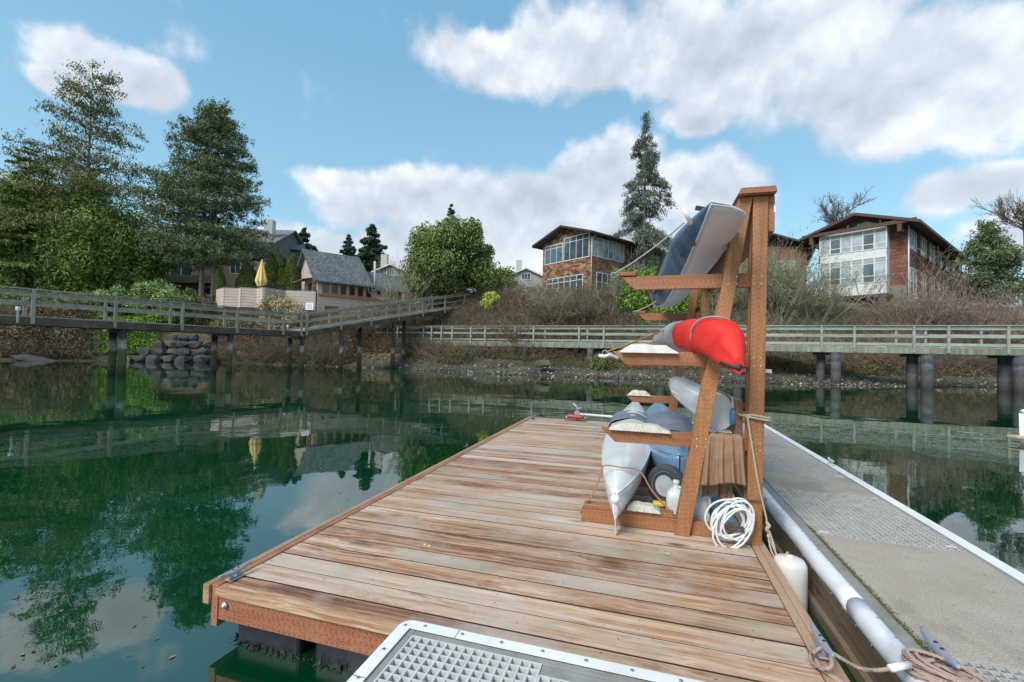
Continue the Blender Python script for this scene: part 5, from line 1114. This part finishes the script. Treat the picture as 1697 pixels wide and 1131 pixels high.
# hose coil on the post
m = MB(); pts = []
for q in range(12*28):
    a = 2*PI*q/28; k_ = q/28; rr_ = .098+.018*math.sin(k_*2.1)+.014*math.sin(k_*5.3)+.010*math.sin(a*2+k_*1.3); cx_, cz_ = .535+.022*math.sin(k_*1.7), .450+.016*math.cos(k_*2.9)
    pts.append((cx_+rr_*math.cos(a)*(.98+.10*math.sin(k_*3.1)), 3.225+.028*math.sin(q*.037)+.012*math.sin(a*.5), cz_+rr_*math.sin(a)*1.12+.03*math.cos(a)))
m.tube(pts, .0066, 8); props(m.build('hose_coil', MT['hose_white']), 'coil of white hose hung on the rack post above the base beam', 'hose')
rope([(.47+.01*math.sin(i), 3.20, .50-.02*i+.01*math.cos(3*i)) if i % 2 else (.60, 3.19, .42+.015*math.sin(i*2)) for i in range(7)], .005, 'rope_dark', 'coil_tie', 'dark cord tangled round the middle of the white hose coil')
rope([(.55, 3.20, .56), (.62, 3.262, .585), (.73, 3.262, .595), (.745, 3.33, .595)], .0045, 'rope_dark', 'tie_line', 'thin dark cord holding the hose coil to the rack post')
# rope round the post and down to the fender
rp = [(.615, 3.262, 1.125), (.68, 3.258, 1.115), (.755, 3.265, 1.105), (.76, 3.34, 1.105), (.70, 3.42, 1.11), (.61, 3.41, 1.12), (.60, 3.30, 1.125), (.66, 3.256, 1.135), (.75, 3.262, 1.12), (.765, 3.33, 1.12)]
rope(rp, .0075, 'rope_tan', 'post_rope', 'pale rope wrapped twice round the rack post above the towels')
fp_ = atz(1297, 916, .27); fp_ = Vector((.845, 3.16, .30))
rope([(.625, 3.255, 1.12), (.65, 3.25, .95), (.69, 3.245, .70), (.735, 3.25, .50), (.742, 3.25, .44), (.76, 3.245, .36), (.80, 3.2, .27), fp_+Vector((-.01, 0, .03))], .006, 'rope_tan', 'fender_line', 'pale line running from the rack post down to the white fender')
m = MB(); m.tube(spline([(.735, 3.245, .47), (.75, 3.235, .45), (.735, 3.23, .43), (.755, 3.24, .40), (.742, 3.235, .38)], 6), .010, 8); m.tube(spline([(.75, 3.24, .42), (.775, 3.23, .34), (.79, 3.215, .27), (.82, 3.18, .30), (.845, 3.16, .315)], 6), .006, 8); m.tube(spline([(.745, 3.24, .40), (.76, 3.22, .30), (.80, 3.19, .25), (.83, 3.17, .29)], 6), .006, 8)
props(m.build('knotted_line', MT['rope_tan']), 'knotted pale rope ends hanging beside the foot of the rack post', 'rope')
t = thing('fender', tuple(fp_), 'white cylindrical boat fender hanging in the gap between the two docks', 'fender')
m = MB(); m.lathe((fp_.x, fp_.y, fp_.z-.40), [(.02, -.02), (.075, .02), (.092, .08), (.094, .30), (.090, .365), (.075, .392), (.03, .402)], 30); m.build('body', MT['plastic_white'], t)
m = MB(); m.lathe((fp_.x, fp_.y, fp_.z), [(.022, -.004), (.022, .012), (.012, .016)], 14); m.build('eye', MT['plastic_white'], t)
# ropes to the arm hooks
rope([(-.235, 3.33, 2.085), (-.10, 3.30, 2.16), (.08, 3.25, 2.28), (.22, 3.18, 2.385)], .006, 'rope_grey', 'tie_rope', 'grey rope from the highest near arm to the toggle of the blue and white kayak')
rope([(-.165, 6.25, 2.085), (.0, 6.2, 2.15), (.18, 6.1, 2.26)], .006, 'rope_tan', 'tie_rope', 'thin pale rope from the highest far arm up to the blue and white kayak')
rope([(-.285, 3.33, 1.52), (-.10, 3.50, 1.60), (.10, 3.9, 1.70), (.22, 4.2, 1.80)], .0065, 'rope_yellow', 'tie_rope', 'yellow rope from the middle near arm to the red and grey covered boat')
rope([(-.20, 3.34, 1.53), (.0, 4.0, 1.60), (.12, 4.5, 1.66)], .005, 'rope_yellow', 'tie_rope', 'thinner tan rope just below the yellow one on the middle arm')
rope([(-.20, 3.33, 1.48), (-.25, 3.29, 1.50), (-.29, 3.27, 1.49), (-.33, 3.27, 1.495)], .012, 'hose_white', 'plastic_buckle', 'pale plastic buckle on the tip of the middle near arm', cat='buckle')
rope([(-.445, 3.36, .345), (-.42, 3.355, .40), (-.385, 3.35, .44)], .008, 'rope_dark', 'bungee_hook', 'black bungee hook at the left end of the base beam', cat='bungee')
rope([(-.385, 3.35, .44), (-.32, 3.42, .60), (-.300, 3.5, .668), (-.18, 3.5, .668), (-.04, 3.5, .652), (.05, 3.45, .53), (.20, 3.38, .395)], .0055, 'bungee_orange', 'bungee', 'orange speckled bungee cord stretched over the bow of the white kayak', cat='bungee')
rope([(.50, 2.95, 1.44), (.56, 3.2, 1.44), (.66, 4.0, 1.42)], .012, 'alu_white', 'strap_tube', 'pale tube sticking out under the red cover', cat='tube') if False else None
m = MB(); m.box(.46, .80, 3.42, 3.47, 1.405, 1.428); props(m.build('alu_bar', MT['alu_white']), 'pale flat aluminium bar under the red covered end', 'bar')
# boat roller on a pole beyond the far edge
p = Vector((-1.22, 8.22, .31)); t = thing('boat_roller', tuple(p), 'red rubber boat roller in a metal bracket at the far edge of the wooden dock', 'roller')
m = MB(); m.tube([p+Vector((-.15, 0, .06)), p+Vector((-.12, 0, .07)), p+Vector((0, 0, .065)), p+Vector((.12, 0, .07)), p+Vector((.15, 0, .06))], [.03, .04, .03, .04, .03], 14); m.build('roller', MT['red_rubber'], t)
m = MB(); m.tube([p+Vector((-.16, 0, .07)), p+Vector((-.19, 0, -.0)), p+Vector((.19, 0, 0)), p+Vector((.16, 0, .07))], .012, 8); m.build('bracket', MT['galv'], t)
m = MB(); a_ = Vector((-1.22, 8.30, .42)); b_ = Vector((.30, 6.9, .62)); m.tube([a_, a_+Vector((2.05, -.25, -.01))], .018, 10); props(m.build('metal_pole', MT['alu_white']), 'long thin aluminium pole lying level behind the grey covered kayak end', 'pole')
m = MB(); m.tube([p+Vector((.02, .08, .0)), p+Vector((.02, .08, .22)), p+Vector((-.06, .07, .30))], .018, 8); m.tube([p+Vector((.0, .08, .20)), p+Vector((.10, .08, .22))], .014, 8); m.box(p.x-.03, p.x+.06, p.y+.05, p.y+.11, p.z+.06, p.z+.16); props(m.build('winch_bracket', MT['galv']), 'small metal winch bracket with a lever above the red roller', 'bracket')
# mooring line and rope coil on the near dock cleat
cc = atz(1556, 1100, CZ+.02); cleat('cleat', cc, math.radians(88), 'large grey cleat under the coiled rope on the concrete dock', s=1.15)
c2 = cl2; ln = []
def P3(x, y, z): return atz(x, y, z)
rope([P3(1372, 1077, .35), P3(1395, 1092, .33), P3(1425, 1108, .30), P3(1458, 1111, .34), P3(1488, 1105, .355), P3(1510, 1100, .35), P3(1548, 1094, .37)], .0075, 'rope_red', 'mooring_line', 'upper red and white mooring rope across the gap between the docks')
rope([P3(1352, 1094, .32), P3(1362, 1110, .315), P3(1385, 1124, .31), P3(1420, 1150, .30)], .0075, 'rope_red', 'mooring_line', 'lower red and white mooring rope running off the bottom of the photo')
rope([P3(1350, 1080, .36), P3(1343, 1084, .32), P3(1346, 1098, .312), P3(1362, 1108, .335), P3(1378, 1104, .36), P3(1374, 1080, .36), P3(1362, 1074, .355), P3(1350, 1080, .34)], .0075, 'rope_red', 'cleat_turns', 'red and white rope turns round the front right cleat of the wooden dock')
m = MB(); q0 = P3(1475, 1108, .355); q1 = P3(1506, 1102, .352); m.tube([q0, q1], .013, 12); props(m.build('rope_whipping', MT['tip_white']), 'white taped section of the mooring rope over the gap', 'tape')
m = MB(); pts = []
c0_ = P3(1566, 1112, CZ+.05)
for q in range(11*30):
    a = 2*PI*q/30; k = q//30; rx_ = .105+.020*math.sin(k*1.9)+.003*math.sin(a*3); ry_ = .060+.014*math.cos(k*2.3); th_ = -.55+.12*math.sin(k*1.3)
    x_ = rx_*math.cos(a); y_ = ry_*math.sin(a); pts.append((c0_.x+.012*math.sin(k*3.1)+x_*math.cos(th_)-y_*math.sin(th_), c0_.y+.012*math.cos(k*2.2)+x_*math.sin(th_)+y_*math.cos(th_), CZ+.012+.0055*k+.010*math.cos(a+k)))
m.tube(pts, .0072, 8); props(m.build('rope_coil', MT['rope_red']), 'coiled red and white rope heaped over the cleat on the concrete dock', 'rope')
# ------------------------------------------------------------------ small boat at the right edge
bp_ = atz(1711, 736, 0); t = thing('dinghy', tuple(bp_), 'white dinghy with a blue gunwale entering at the right edge of the photo', 'boat')
m = MB(); Lb, Bb = 3.4, 1.4
def hullf(u, v):
    s = v; w_ = Bb/2*min(1, (s*2.4))**.7; zs = .56-.10*s; a = -PI/2+PI*u; return (w_*math.sin(a)*(.6+.4*abs(math.sin(a))), s*Lb-.12*(abs(math.sin(a)))*(s < .02), zs-(zs+.12)*max(0, math.cos(a))**.6)
m.grid(hullf, 24, 24); Rb = Matrix.Translation(Vector((bp_.x-.06, bp_.y+.1, 0)))@Matrix.Rotation(math.radians(-62), 4, 'Z'); m.build('hull', MT['gel_white'], t, M=Rb, solid=.01)
m = MB()
for sg in (-1, 1): m.tube([(sg*Bb/2*min(1, s*2.4)**.7, s*Lb, .565-.10*s) for s in np.linspace(0, 1, 24)], .028, 8)
m.build('gunwale', MT['plastic_blue'], t, M=Rb)
m = MB(); m.tube([(0, -.03, .60), (0, .08, .61)], .04, 10); m.build('bow_fitting', MT['tip_white'], t, M=Rb)
q = atz(1682, 724, .12); m = MB(); m.obox(q+Vector((.15, .05, 0)), (.18, .03, 0), (-.02, .10, 0), (0, 0, .018)); m.build('step', MT['leaf_pale'], t)
# ------------------------------------------------------------------ trees and shrubs
V_ON = True
leafmat('leaf_grass', (.030, .036, .014), (.075, .080, .030), (.11, .085, .045))
G = onground
def cedar(name, label, base, h, R, group=None):
    t = thing(name, tuple(base), label, 'tree', group); return t
cp = G(133, 50.)
conifer('cedar_tree', 'tall thin-topped brownish cedar standing highest at the left of the bank', cp, zy(133, 118, 50)-cp.z, 7.0, 34000, .27, 'leaf_cedar_top', 'bark', crown0=.26, droop=.30, whorls=44, asp=.34, hang=1.2, gap=.42, spread=.15, prof=lambda q: (.30+.80*(1-q)**.9)*(1+.18*math.sin(q*31)) if q < .96 else .32, up=.30, tipbias=.45, tuft=(4.2, .26))
for (x, D, r, n, lab) in ((128, 51.0, (8.6, 4.6, 8.2), 70000, 'largest dense green cedar, spreading round the foot of the tall thin-topped cedar'), (8, 50, (6.2, 4, 8.4), 36000, 'dense dark green cedar at the left edge of the photo'), (218, 51, (4.0, 3, 5.4), 26000, 'rounded green cedar to the right of the tall cedar')):
    b = G(x, D); broadleaf('cedar_shrub', lab, 'tree', b-Vector((0, 0, .5)), r, n, .42, 'leaf_cedar', zc=r[2]*.66, lobes=20, asp=.3, amp=.4, flat=-.6, group='dense cedars at the left of the bank')
b = G(34, 48); conifer('fir_tree', 'pale green conifer behind the left cedar with level branches', b, zy(34, 230, 48)-b.z, 6.0, 24000, .36, 'leaf_cedar', crown0=.2, whorls=22, droop=.05, hang=.3, spread=.14)
b = G(340, 50.); conifer('pine_tree', 'large dark pine with two trunks standing in front of the apartment building', b, zy(340, 176, 50)-b.z, 6.4, 84000, .31, 'leaf_pine', 'bark_grey', crown0=.20, whorls=30, droop=.05, up=.16, asp=.30, hang=.0, gap=.30, trunks=((-.9, 0), (.75, .1)), spread=.24, prof=lambda q: float(np.interp(q, [0, .1, .25, .45, .7, .88, 1], [.95, 1.12, .95, .88, .62, .40, .15])), tuft=(5.2, .21), tr=.013, tipbias=.7)
for i, (x, D, yt, R_, n, lab) in enumerate(((498, 90, 378, 5.0, 11000, 'dark conifer rising behind the grey row house'), (573, 95, 389, 3.4, 8000, 'slim dark conifer between two wider ones above the cottage roof'), (612, 88, 372, 5.6, 16000, 'broad dark conifer above the right end of the cottage roof'), (742, 62, 338, 3.4, 7000, 'dark conifer tip rising behind the round evergreen'))):
    b = G(x, D); h = zy(x, yt, D)-b.z; conifer('fir_tree', lab, b, h, R_, n, .8 if i < 3 else .45, 'leaf_dark', crown0=.25, whorls=int(h*1.6), droop=.12, hang=.4, gap=.1, spread=.16, asp=.35, prof=lambda q: (1-q)**.7, group='conifers on the skyline')
b = G(1065, 52); conifer('spruce_tree', 'tall narrow spruce with ragged drooping branches right of the shingled house', b, zy(1062, 192, 52)-b.z, 5.8, 46000, .27, 'leaf_spruce', 'bark_grey', crown0=.10, whorls=46, droop=.48, hang=1.0, gap=.38, spread=.11, asp=.3, prof=lambda q: (.05+.90*(1-q)**1.1)*(1+.32*math.sin(q*26)), tuft=(4., .24), tipbias=.5)
b = G(742, 45); broadleaf('evergreen_tree', 'large round evergreen tree with glossy mid-green leaves above the ramp', 'tree', b, (4.75, 4.3, 4.3), 60000, .25, 'leaf_madrone', zc=4.2, lobes=12, bark='bark_red', amp=.44, flat=-.5, stems=3)
b = G(815, 52); broadleaf('evergreen_shrub', 'low dark green shrub between the round evergreen and the grey house', 'shrub', b, (2.6, 2., 2.2), 8000, .3, 'leaf_cedar', zc=1.2)
b = G(800, 56); 
for i, (x, D, yt, L, lab) in enumerate(((1392, 62, 306, 3.6, 'bare tree with a rounded crown of dark twigs behind the glass-fronted house'), (1700, 47, 322, 3.4, 'bare tree with dark twigs at the right edge of the photo'))):
    b = G(x, D); zt = zy(x, yt, D); h = zt-b.z; tr = thing('bare_tree', tuple(b), lab, 'tree', 'bare trees on the skyline')
    m = MB(); top = Vector((b.x, b.y, b.z+h*.74)); m.tube([b-Vector((0, 0, .3)), b+Vector((.2, 0, h*.3)), top], [.32, .24, .18], 8); m.build('trunk', MT['twig_dark'], tr)
    st = [(np.array(top)-np.array([0, 0, h*.10*rng.rand()]), (math.cos(a)*.95, math.sin(a)*.95, .75)) for a in rng.rand(11)*2*PI]
    A_, B_, ra_, rb_, tp = twigs(st, L*.62, .075, 4, [6, 5, 3], .85, .3, 0, .66); V, Q = prisms(A_, B_, np.maximum(ra_, .014), np.maximum(rb_, .012)); np_mesh('branches', V, Q, MT['twig_dark'], tr)
b = G(1640, 44); conifer('fir_tree', 'dark green conifer between the brick house and the right edge', b, zy(1640, 372, 44)-b.z, 3.9, 20000, .30, 'leaf_pine', crown0=.06, whorls=24, droop=.10, up=.2, hang=.2, gap=.2, spread=.2, asp=.3, prof=lambda q: (1-q)**.6, tuft=(4., .28))
# shrubs round the terrace and footbridge
for nm_, x, D, r, n, sz, lf, zc, lab in (
    ('rhododendron', 262, 44.8, (3.1, 2.4, 2.2), 16000, .20, 'leaf_rhodo', 1.5, 'large pale green domed shrub behind the middle of the footbridge'),
    ('rhododendron', 184, 43.5, (1.9, 1.6, 1.5), 8000, .20, 'leaf_rhodo', 1.3, 'smaller pale green domed shrub left of the largest one behind the footbridge'),
    ('rhododendron', 148, 43, (1.6, 1.3, 1.3), 4000, .19, 'leaf_shrub', .9, 'dark green low shrub at the foot of the great cedar'),
    ('clipped_shrub', 338, 46.0, (1.4, 1.2, 1.7), 9000, .12, 'twig_brown', 1.1, 'clipped brown leafless shrub with a flat top beside the terrace'),
    ('round_shrub', 386, 50, (1.6, 1.3, 1.0), 5000, .16, 'twig_brown', .9, 'brownish bush behind the terrace rail'),
    ('round_shrub', 311, 47, (1.1, 1.0, 1.5), 4000, .17, 'leaf_shrub', 1.1, 'dark green bush between the pale dome shrub and the clipped brown one'),
    ('variegated_shrub', 372, 44.0, (1.3, 1.1, 1.0), 5000, .13, 'leaf_shrub', .9, 'yellowish green bush below the left end of the terrace wall'),
    ('pale_shrub', 462, 43.0, (2.6, 1.3, 2.1), 20000, .15, 'leaf_pale', 1.5, 'wide bush of pale dried flower heads in front of the terrace wall'),
    ('pale_shrub', 418, 42.6, (2.2, 1.2, 1.2), 8000, .13, 'leaf_brown', .9, 'brown twiggy bush left below the pale dried bush'),
    ('yellow_shrub', 812, 42.6, (.95, .8, .95), 3200, .19, 'leaf_yellow', .8, 'bright yellow-green shrub at the top end of the ramp'),
    ('green_shrub', 1090, 37.2, (3.1, 1.6, 2.2), 13000, .21, 'leaf_ivy', 2.6, 'bright green leafy shrub on the bank seen past the rack arms'),
    ('green_shrub', 1030, 39.5, (1.0, .9, 1.0), 2200, .17, 'leaf_ivy', 3.2, 'small yellow-green shrub below the shingled house'),
    ('green_shrub', 1262, 39, (1.5, 1.4, 2.6), 8000, .18, 'leaf_shrub', 2.2, 'tall green shrub among grey twigs just right of the rack'),
    ('grass_tussock', 993, 31.6, (.6, .4, .6), 800, .16, 'leaf_shrub', .5, 'small yellowish tussock behind a thick boardwalk pile left of the rack')):
    b = G(x, D); broadleaf(nm_, lab, 'shrub', b, r, n, sz, lf, zc=zc, lobes=9, amp=.22, trunk=True, flat=-.4, stems=2)
for i, (x, D, yt, r_, lab) in enumerate(((361, 47, 445, .62, 'short clipped evergreen cone beside the terrace'), (406, 50, 436, 1.15, 'dark green clipped column left of the folded parasol'), (446, 51, 421, .95, 'tall clipped column right of the folded parasol'), (466, 51, 427, .7, 'slim clipped column between two wider columns'), (481, 50.5, 420, 1.05, 'tallest clipped column nearest the cottage gable'))):
    b = G(x, D); h = zy(x, yt, D)-b.z; t = thing('column_hedge', tuple(b), lab, 'hedge', 'clipped evergreen columns behind the terrace')
    n = 9000; a = rng.rand(n)*2*PI; q = rng.rand(n)**.8; R_ = r_*np.interp(q, [0, .15, .6, .85, 1], [.8, 1, .95, .6, .08])*(.82+.18*rng.rand(n))*(1+.1*np.sin(a*3+q*7)); P_ = np.stack([b.x+R_*np.cos(a), b.y+R_*np.sin(a), b.z+q*h], 1)
    nn = np.stack([np.cos(a), np.sin(a), .3+0*a], 1); V, Q = leaves(P_, .17, .5, 0, nn, .5); np_mesh('foliage', V, Q, MT['leaf_column'], t)
    m = MB(); m.tube([b, b+Vector((0, 0, h*.9))], [r_*.75, .1], 8); m.build('stem', MT['leaf_column'], t)
# bare shrubs
for x, D, L, nst, k, mat, lab, fan, leaf, nl in (
    (1285, 36.5, 3.0, 34, [5, 4, 3], 'twig_grey', 'tall thicket of grey bare stems between the rack and the glass-fronted house', .55, 'leaf_shrub', 3500),
    (1335, 36.0, 2.7, 30, [5, 4, 3], 'twig_grey', 'thicket of grey bare arching stems left of the brown slope', .7, 'leaf_shrub', 2500),
    (1225, 37.5, 2.2, 22, [5, 4, 3], 'twig_grey', 'grey bare thicket seen between the legs of the rack', .6, 'leaf_shrub', 4000),
    (1185, 37.5, 2.2, 22, [5, 4, 3], 'twig_grey', 'grey bare thicket left of the rack legs', .6, 'leaf_shrub', 4000)):
    bare('bare_shrub', lab, 'shrub', G(x, D), L, .04, nst, 4, k, .7, mat, up=.25, fan=fan, wid=1.5, leaf=leaf, nl=nl, lsize=.12, part='stems', minr=.007, droop=.1)
for i, (x, D, L, nst, fan, lab) in enumerate(((1500, 35.6, 3.1, 12, .9, 'leaning bare shrub with pale branches before the side of the brick house'), (1560, 35.0, 3.0, 20, .9, 'pinkish bare thicket right of the brick house'), (1625, 34.6, 2.7, 24, 1.0, 'pinkish bare thicket below the dark conifer'), (1685, 35., 2.6, 24, .9, 'pinkish bare thicket at the right edge'), (1760, 36, 3., 22, .9, 'bare thicket beyond the right edge'))):
    bare('bramble_thicket', lab, 'shrub', G(x, D), L, .045, nst, 4, [5, 5, 3], .9, 'twig_pink', up=.12, fan=fan, wid=1.8, droop=.35, part='stems', minr=.009, group='bare thickets on the right bank')
bare('bare_shrub', 'thin bare shrub with upright grey twigs between the cottage and the round evergreen', 'shrub', G(668, 43), 3.4, .05, 12, 4, [5, 4, 3], .5, 'twig_grey', up=.4, fan=.5, wid=.7, part='stems', minr=.008)
bare('bare_shrub', 'bare twiggy shrub in front of the right end of the cottage', 'shrub', G(640, 41.5), 1.9, .04, 24, 4, [5, 4, 3], .7, 'twig_brown', up=.2, fan=.8, wid=1.8, part='stems', minr=.008, leaf='leaf_brown', nl=7000, lsize=.1)
bare('bare_shrub', 'brown twiggy shrub below the cottage windows', 'shrub', G(598, 41), 1.5, .03, 24, 4, [5, 4, 3], .7, 'twig_brown', up=.2, fan=.8, wid=1.6, part='stems', minr=.008, leaf='leaf_brown', nl=7000, lsize=.1)
# brambles and ground cover
cover('bramble_cover', 'brown winter brambles and dead leaves covering the bank right of the ramp', 755, 1050, 4.6, 14.5, 60000, .17, 'leaf_brown', 1.1, stems=7000, tw='twig_brown')
cover('bramble_cover', 'brown brambles covering the bank behind the rack', 1050, 1390, 4.6, 12, 36000, .17, 'leaf_brown', 1.0, stems=4500, tw='twig_grey')
cover('bramble_cover', 'tangled pinkish brambles on the bank at the right', 1470, 1900, 3.6, 11, 40000, .15, 'leaf_brown', 1.5, stems=8000, tw='twig_pink', arch=1.6)
cover('slope_cover', 'thin dead leaves on the bare brown slope under the glass-fronted house', 1385, 1475, 4, 10, 3500, .14, 'leaf_brown', .15, stems=300)
cover('ivy_cover', 'green ivy patches on the bank beside the ramp', 735, 800, 4.5, 10, 9000, .17, 'leaf_shrub', .7)
cover('hedge_cover', 'light green clipped ground cover left of the shingled house', 835, 896, 13., 20, 9000, .2, 'leaf_rhodo', 1.0)
cover('thicket_cover', 'dry brown thicket hanging over the water at the left', -500, 150, .2, 4.0, 70000, .18, 'leaf_brown', 2.6, stems=7000, tw='twig_brown')
cover('ivy_cover', 'bright green creeper above the water left of the boulders', 150, 265, .9, 4.4, 16000, .17, 'leaf_ivy', 1.9)
cover('thicket_cover', 'brown twiggy thicket hanging over the water under the footbridge', 370, 560, .2, 4.6, 60000, .15, 'leaf_brown', 2.4, stems=9000, tw='twig_brown')
cover('shrub_cover', 'green undergrowth behind the left of the footbridge', -500, 345, 4., 11, 60000, .22, 'leaf_shrub', 1.3)
cover('shrub_cover', 'brown and green undergrowth below the terrace', 345, 540, 4.2, 8.5, 30000, .16, 'leaf_brown', .9, stems=2000)
cover('bramble_cover', 'brown bushes below the cottage', 540, 760, 2.5, 9.5, 42000, .16, 'leaf_brown', 1.2, stems=4000)
cover('grass_cover', 'coarse dull grass under the boardwalk', 860, 1480, 3.0, 5.2, 22000, .20, 'leaf_grass', .4, asp=.14)
cover('overhang_cover', 'dry grass hanging over the beach behind the boardwalk piles', 1000, 1900, 3.2, 5., 30000, .3, 'leaf_brown', .9, asp=.12)
cover('lawn_cover', 'rough lawn and low plants on top of the bank', 400, 1900, 13.5, 34, 24000, .25, 'leaf_shrub', .35)
for i, (x, D, L, nst, lab) in enumerate(((880, 41, 1.7, 16, 'grey-brown bare bush low on the bank right of the yellow-green shrub'), (925, 39, 1.9, 18, 'bare brown bush on the bank under the shingled house'), (975, 38, 2.2, 20, 'bare tangled bush on the bank under the corner of the shingled house'), (1015, 40, 2.3, 16, 'tall bare bush on the bank between shingled house and spruce'), (850, 37, 1.3, 14, 'low bare bush on the bank above the boardwalk, left of the others'))):
    bare('bare_bush', lab, 'shrub', G(x, D), L, .035, nst, 4, [5, 4, 3], .8, 'twig_grey' if i % 2 else 'twig_brown', up=.2, fan=.9, wid=1.6, droop=.3, part='stems', minr=.009, leaf='leaf_brown', nl=1200, lsize=.1)
# boulders: the rock wall on the left shore and stones on the beach
simple('rock', (.055, .055, .058), .9, .5, 2.2, bump=.9, bd=.08, dirt=((.035, .035, .03), .8)); simple('rock_pale', (.10, .10, .085), .9, .4, 2.2, bump=.9, bd=.08, dirt=((.09, .10, .03), .8))
def boulder(p, sx_, sy_, sz_, mat, lab, grp):
    bm = bmesh.new()
    for q in range(26):
        d = unit(1)[0]; d = d/(abs(d[0])**5+abs(d[1])**5+abs(d[2])**5)**.2*(.82+.26*rng.rand()); bm.verts.new((d[0]*sx_, d[1]*sy_, d[2]*sz_))
    r_ = bmesh.ops.convex_hull(bm, input=bm.verts[:]); bmesh.ops.delete(bm, geom=[v for v in bm.verts if not v.link_faces], context='VERTS')
    bmesh.ops.bevel(bm, geom=bm.edges[:], offset=min(sx_, sz_)*.07, segments=1, affect='EDGES')
    bmesh.ops.triangulate(bm, faces=bm.faces[:]); bmesh.ops.subdivide_edges(bm, edges=bm.edges[:], cuts=1)
    for v in bm.verts: v.co += Vector(unit(1)[0])*sz_*.035
    me = bpy.data.meshes.new('boulder'); bm.to_mesh(me); bm.free(); me.transform(Matrix.Rotation((rng.rand()-.5)*.5, 4, 'Y')@Matrix.Rotation(yaw+(rng.rand()-.5)*.4, 4, 'Z'))
    o = link_mesh('boulder', me, MT[mat], None); o.location = p; props(o, lab, 'boulder', grp)
rows = [(598, [(212, 22), (232, 20), (256, 24), (279, 22), (306, 26), (336, 30)], 0), (586, [(241, 22), (262, 22), (286, 18), (305, 20), (337, 24)], 1), (574, [(268, 20), (286, 20), (305, 22), (324, 22), (345, 18)], 2), (563, [(286, 18), (303, 20), (322, 16)], 3)]
for y, lst, k in rows:
    for i, (x, wpx) in enumerate(lst):
        D = 38.6+k*.55+rng.rand()*.2+(x-200)*.012; p = at(x, y-2, D); s_ = wpx*D/F/2
        boulder(p, s_*1.02, s_*.9, .32+.07*rng.rand(), 'rock_pale' if (i+k) % 3 == 0 else 'rock', 'grey boulder, %s from the left in the %s course of the shore rock wall' % (('first', 'second', 'third', 'fourth', 'fifth', 'sixth')[i], ('lowest', 'second', 'third', 'top')[k]), 'boulders of the rock wall')
p = at(899, 603, 31.6); boulder(p, .6, .45, .27, 'rock_pale', 'flat grey boulder lying on the beach under the boardwalk', None)
p = at(60, 596, 36.2); boulder(p, 1.6, .6, .22, 'rock', 'long flat dark rock at the waterline by the left edge', None)
n = 5200; X = rng.rand(n)*1150+560; Sx = rng.rand(n)*3.6-.1; V, Q = [], []
Pp = np.array([list(Lp(x, shoreD(x)+s, ground(x, shoreD(x)+s)+.02)) for x, s in zip(X, Sx)]); sz = .03+.09*rng.rand(n)**3
oct_ = np.array([(1, 0, 0), (0, 1, 0), (-1, 0, 0), (0, -1, 0), (0, 0, .6), (0, 0, -.6)]); tri = np.array([(0, 1, 4), (1, 2, 4), (2, 3, 4), (3, 0, 4), (1, 0, 5), (2, 1, 5), (3, 2, 5), (0, 3, 5)])
V = (Pp[:, None, :]+oct_[None]*sz[:, None, None]*(.7+.6*rng.rand(n, 6, 1))).reshape(-1, 3); Q = (np.arange(n)[:, None, None]*6+tri[None]).reshape(-1, 3)
leafmat('pebbles', (.025, .022, .019), (.085, .075, .06), (.34, .31, .25), .85); props(np_mesh('pebbles', V, Q, MT['pebbles']), 'pebbles and pale shells strewn over the muddy beach', 'pebbles', kind='stuff')

Cd = np.array([list(atz(20+1000*rng.rand()**1.2, 640+480*rng.rand(), .004)) for _ in range(170)]); Cd = np.array([c for c in Cd if not (c[0] > -2.15 and c[1] < 8.4)])
V, Q = leaves(Cd, .028, .5); V[:, 2] = .003+.003*rng.rand(len(V)); props(np_mesh('floating_debris', V, Q, MT['debris']), 'small leaves and flecks of foam floating on the green water', 'debris', kind='stuff')
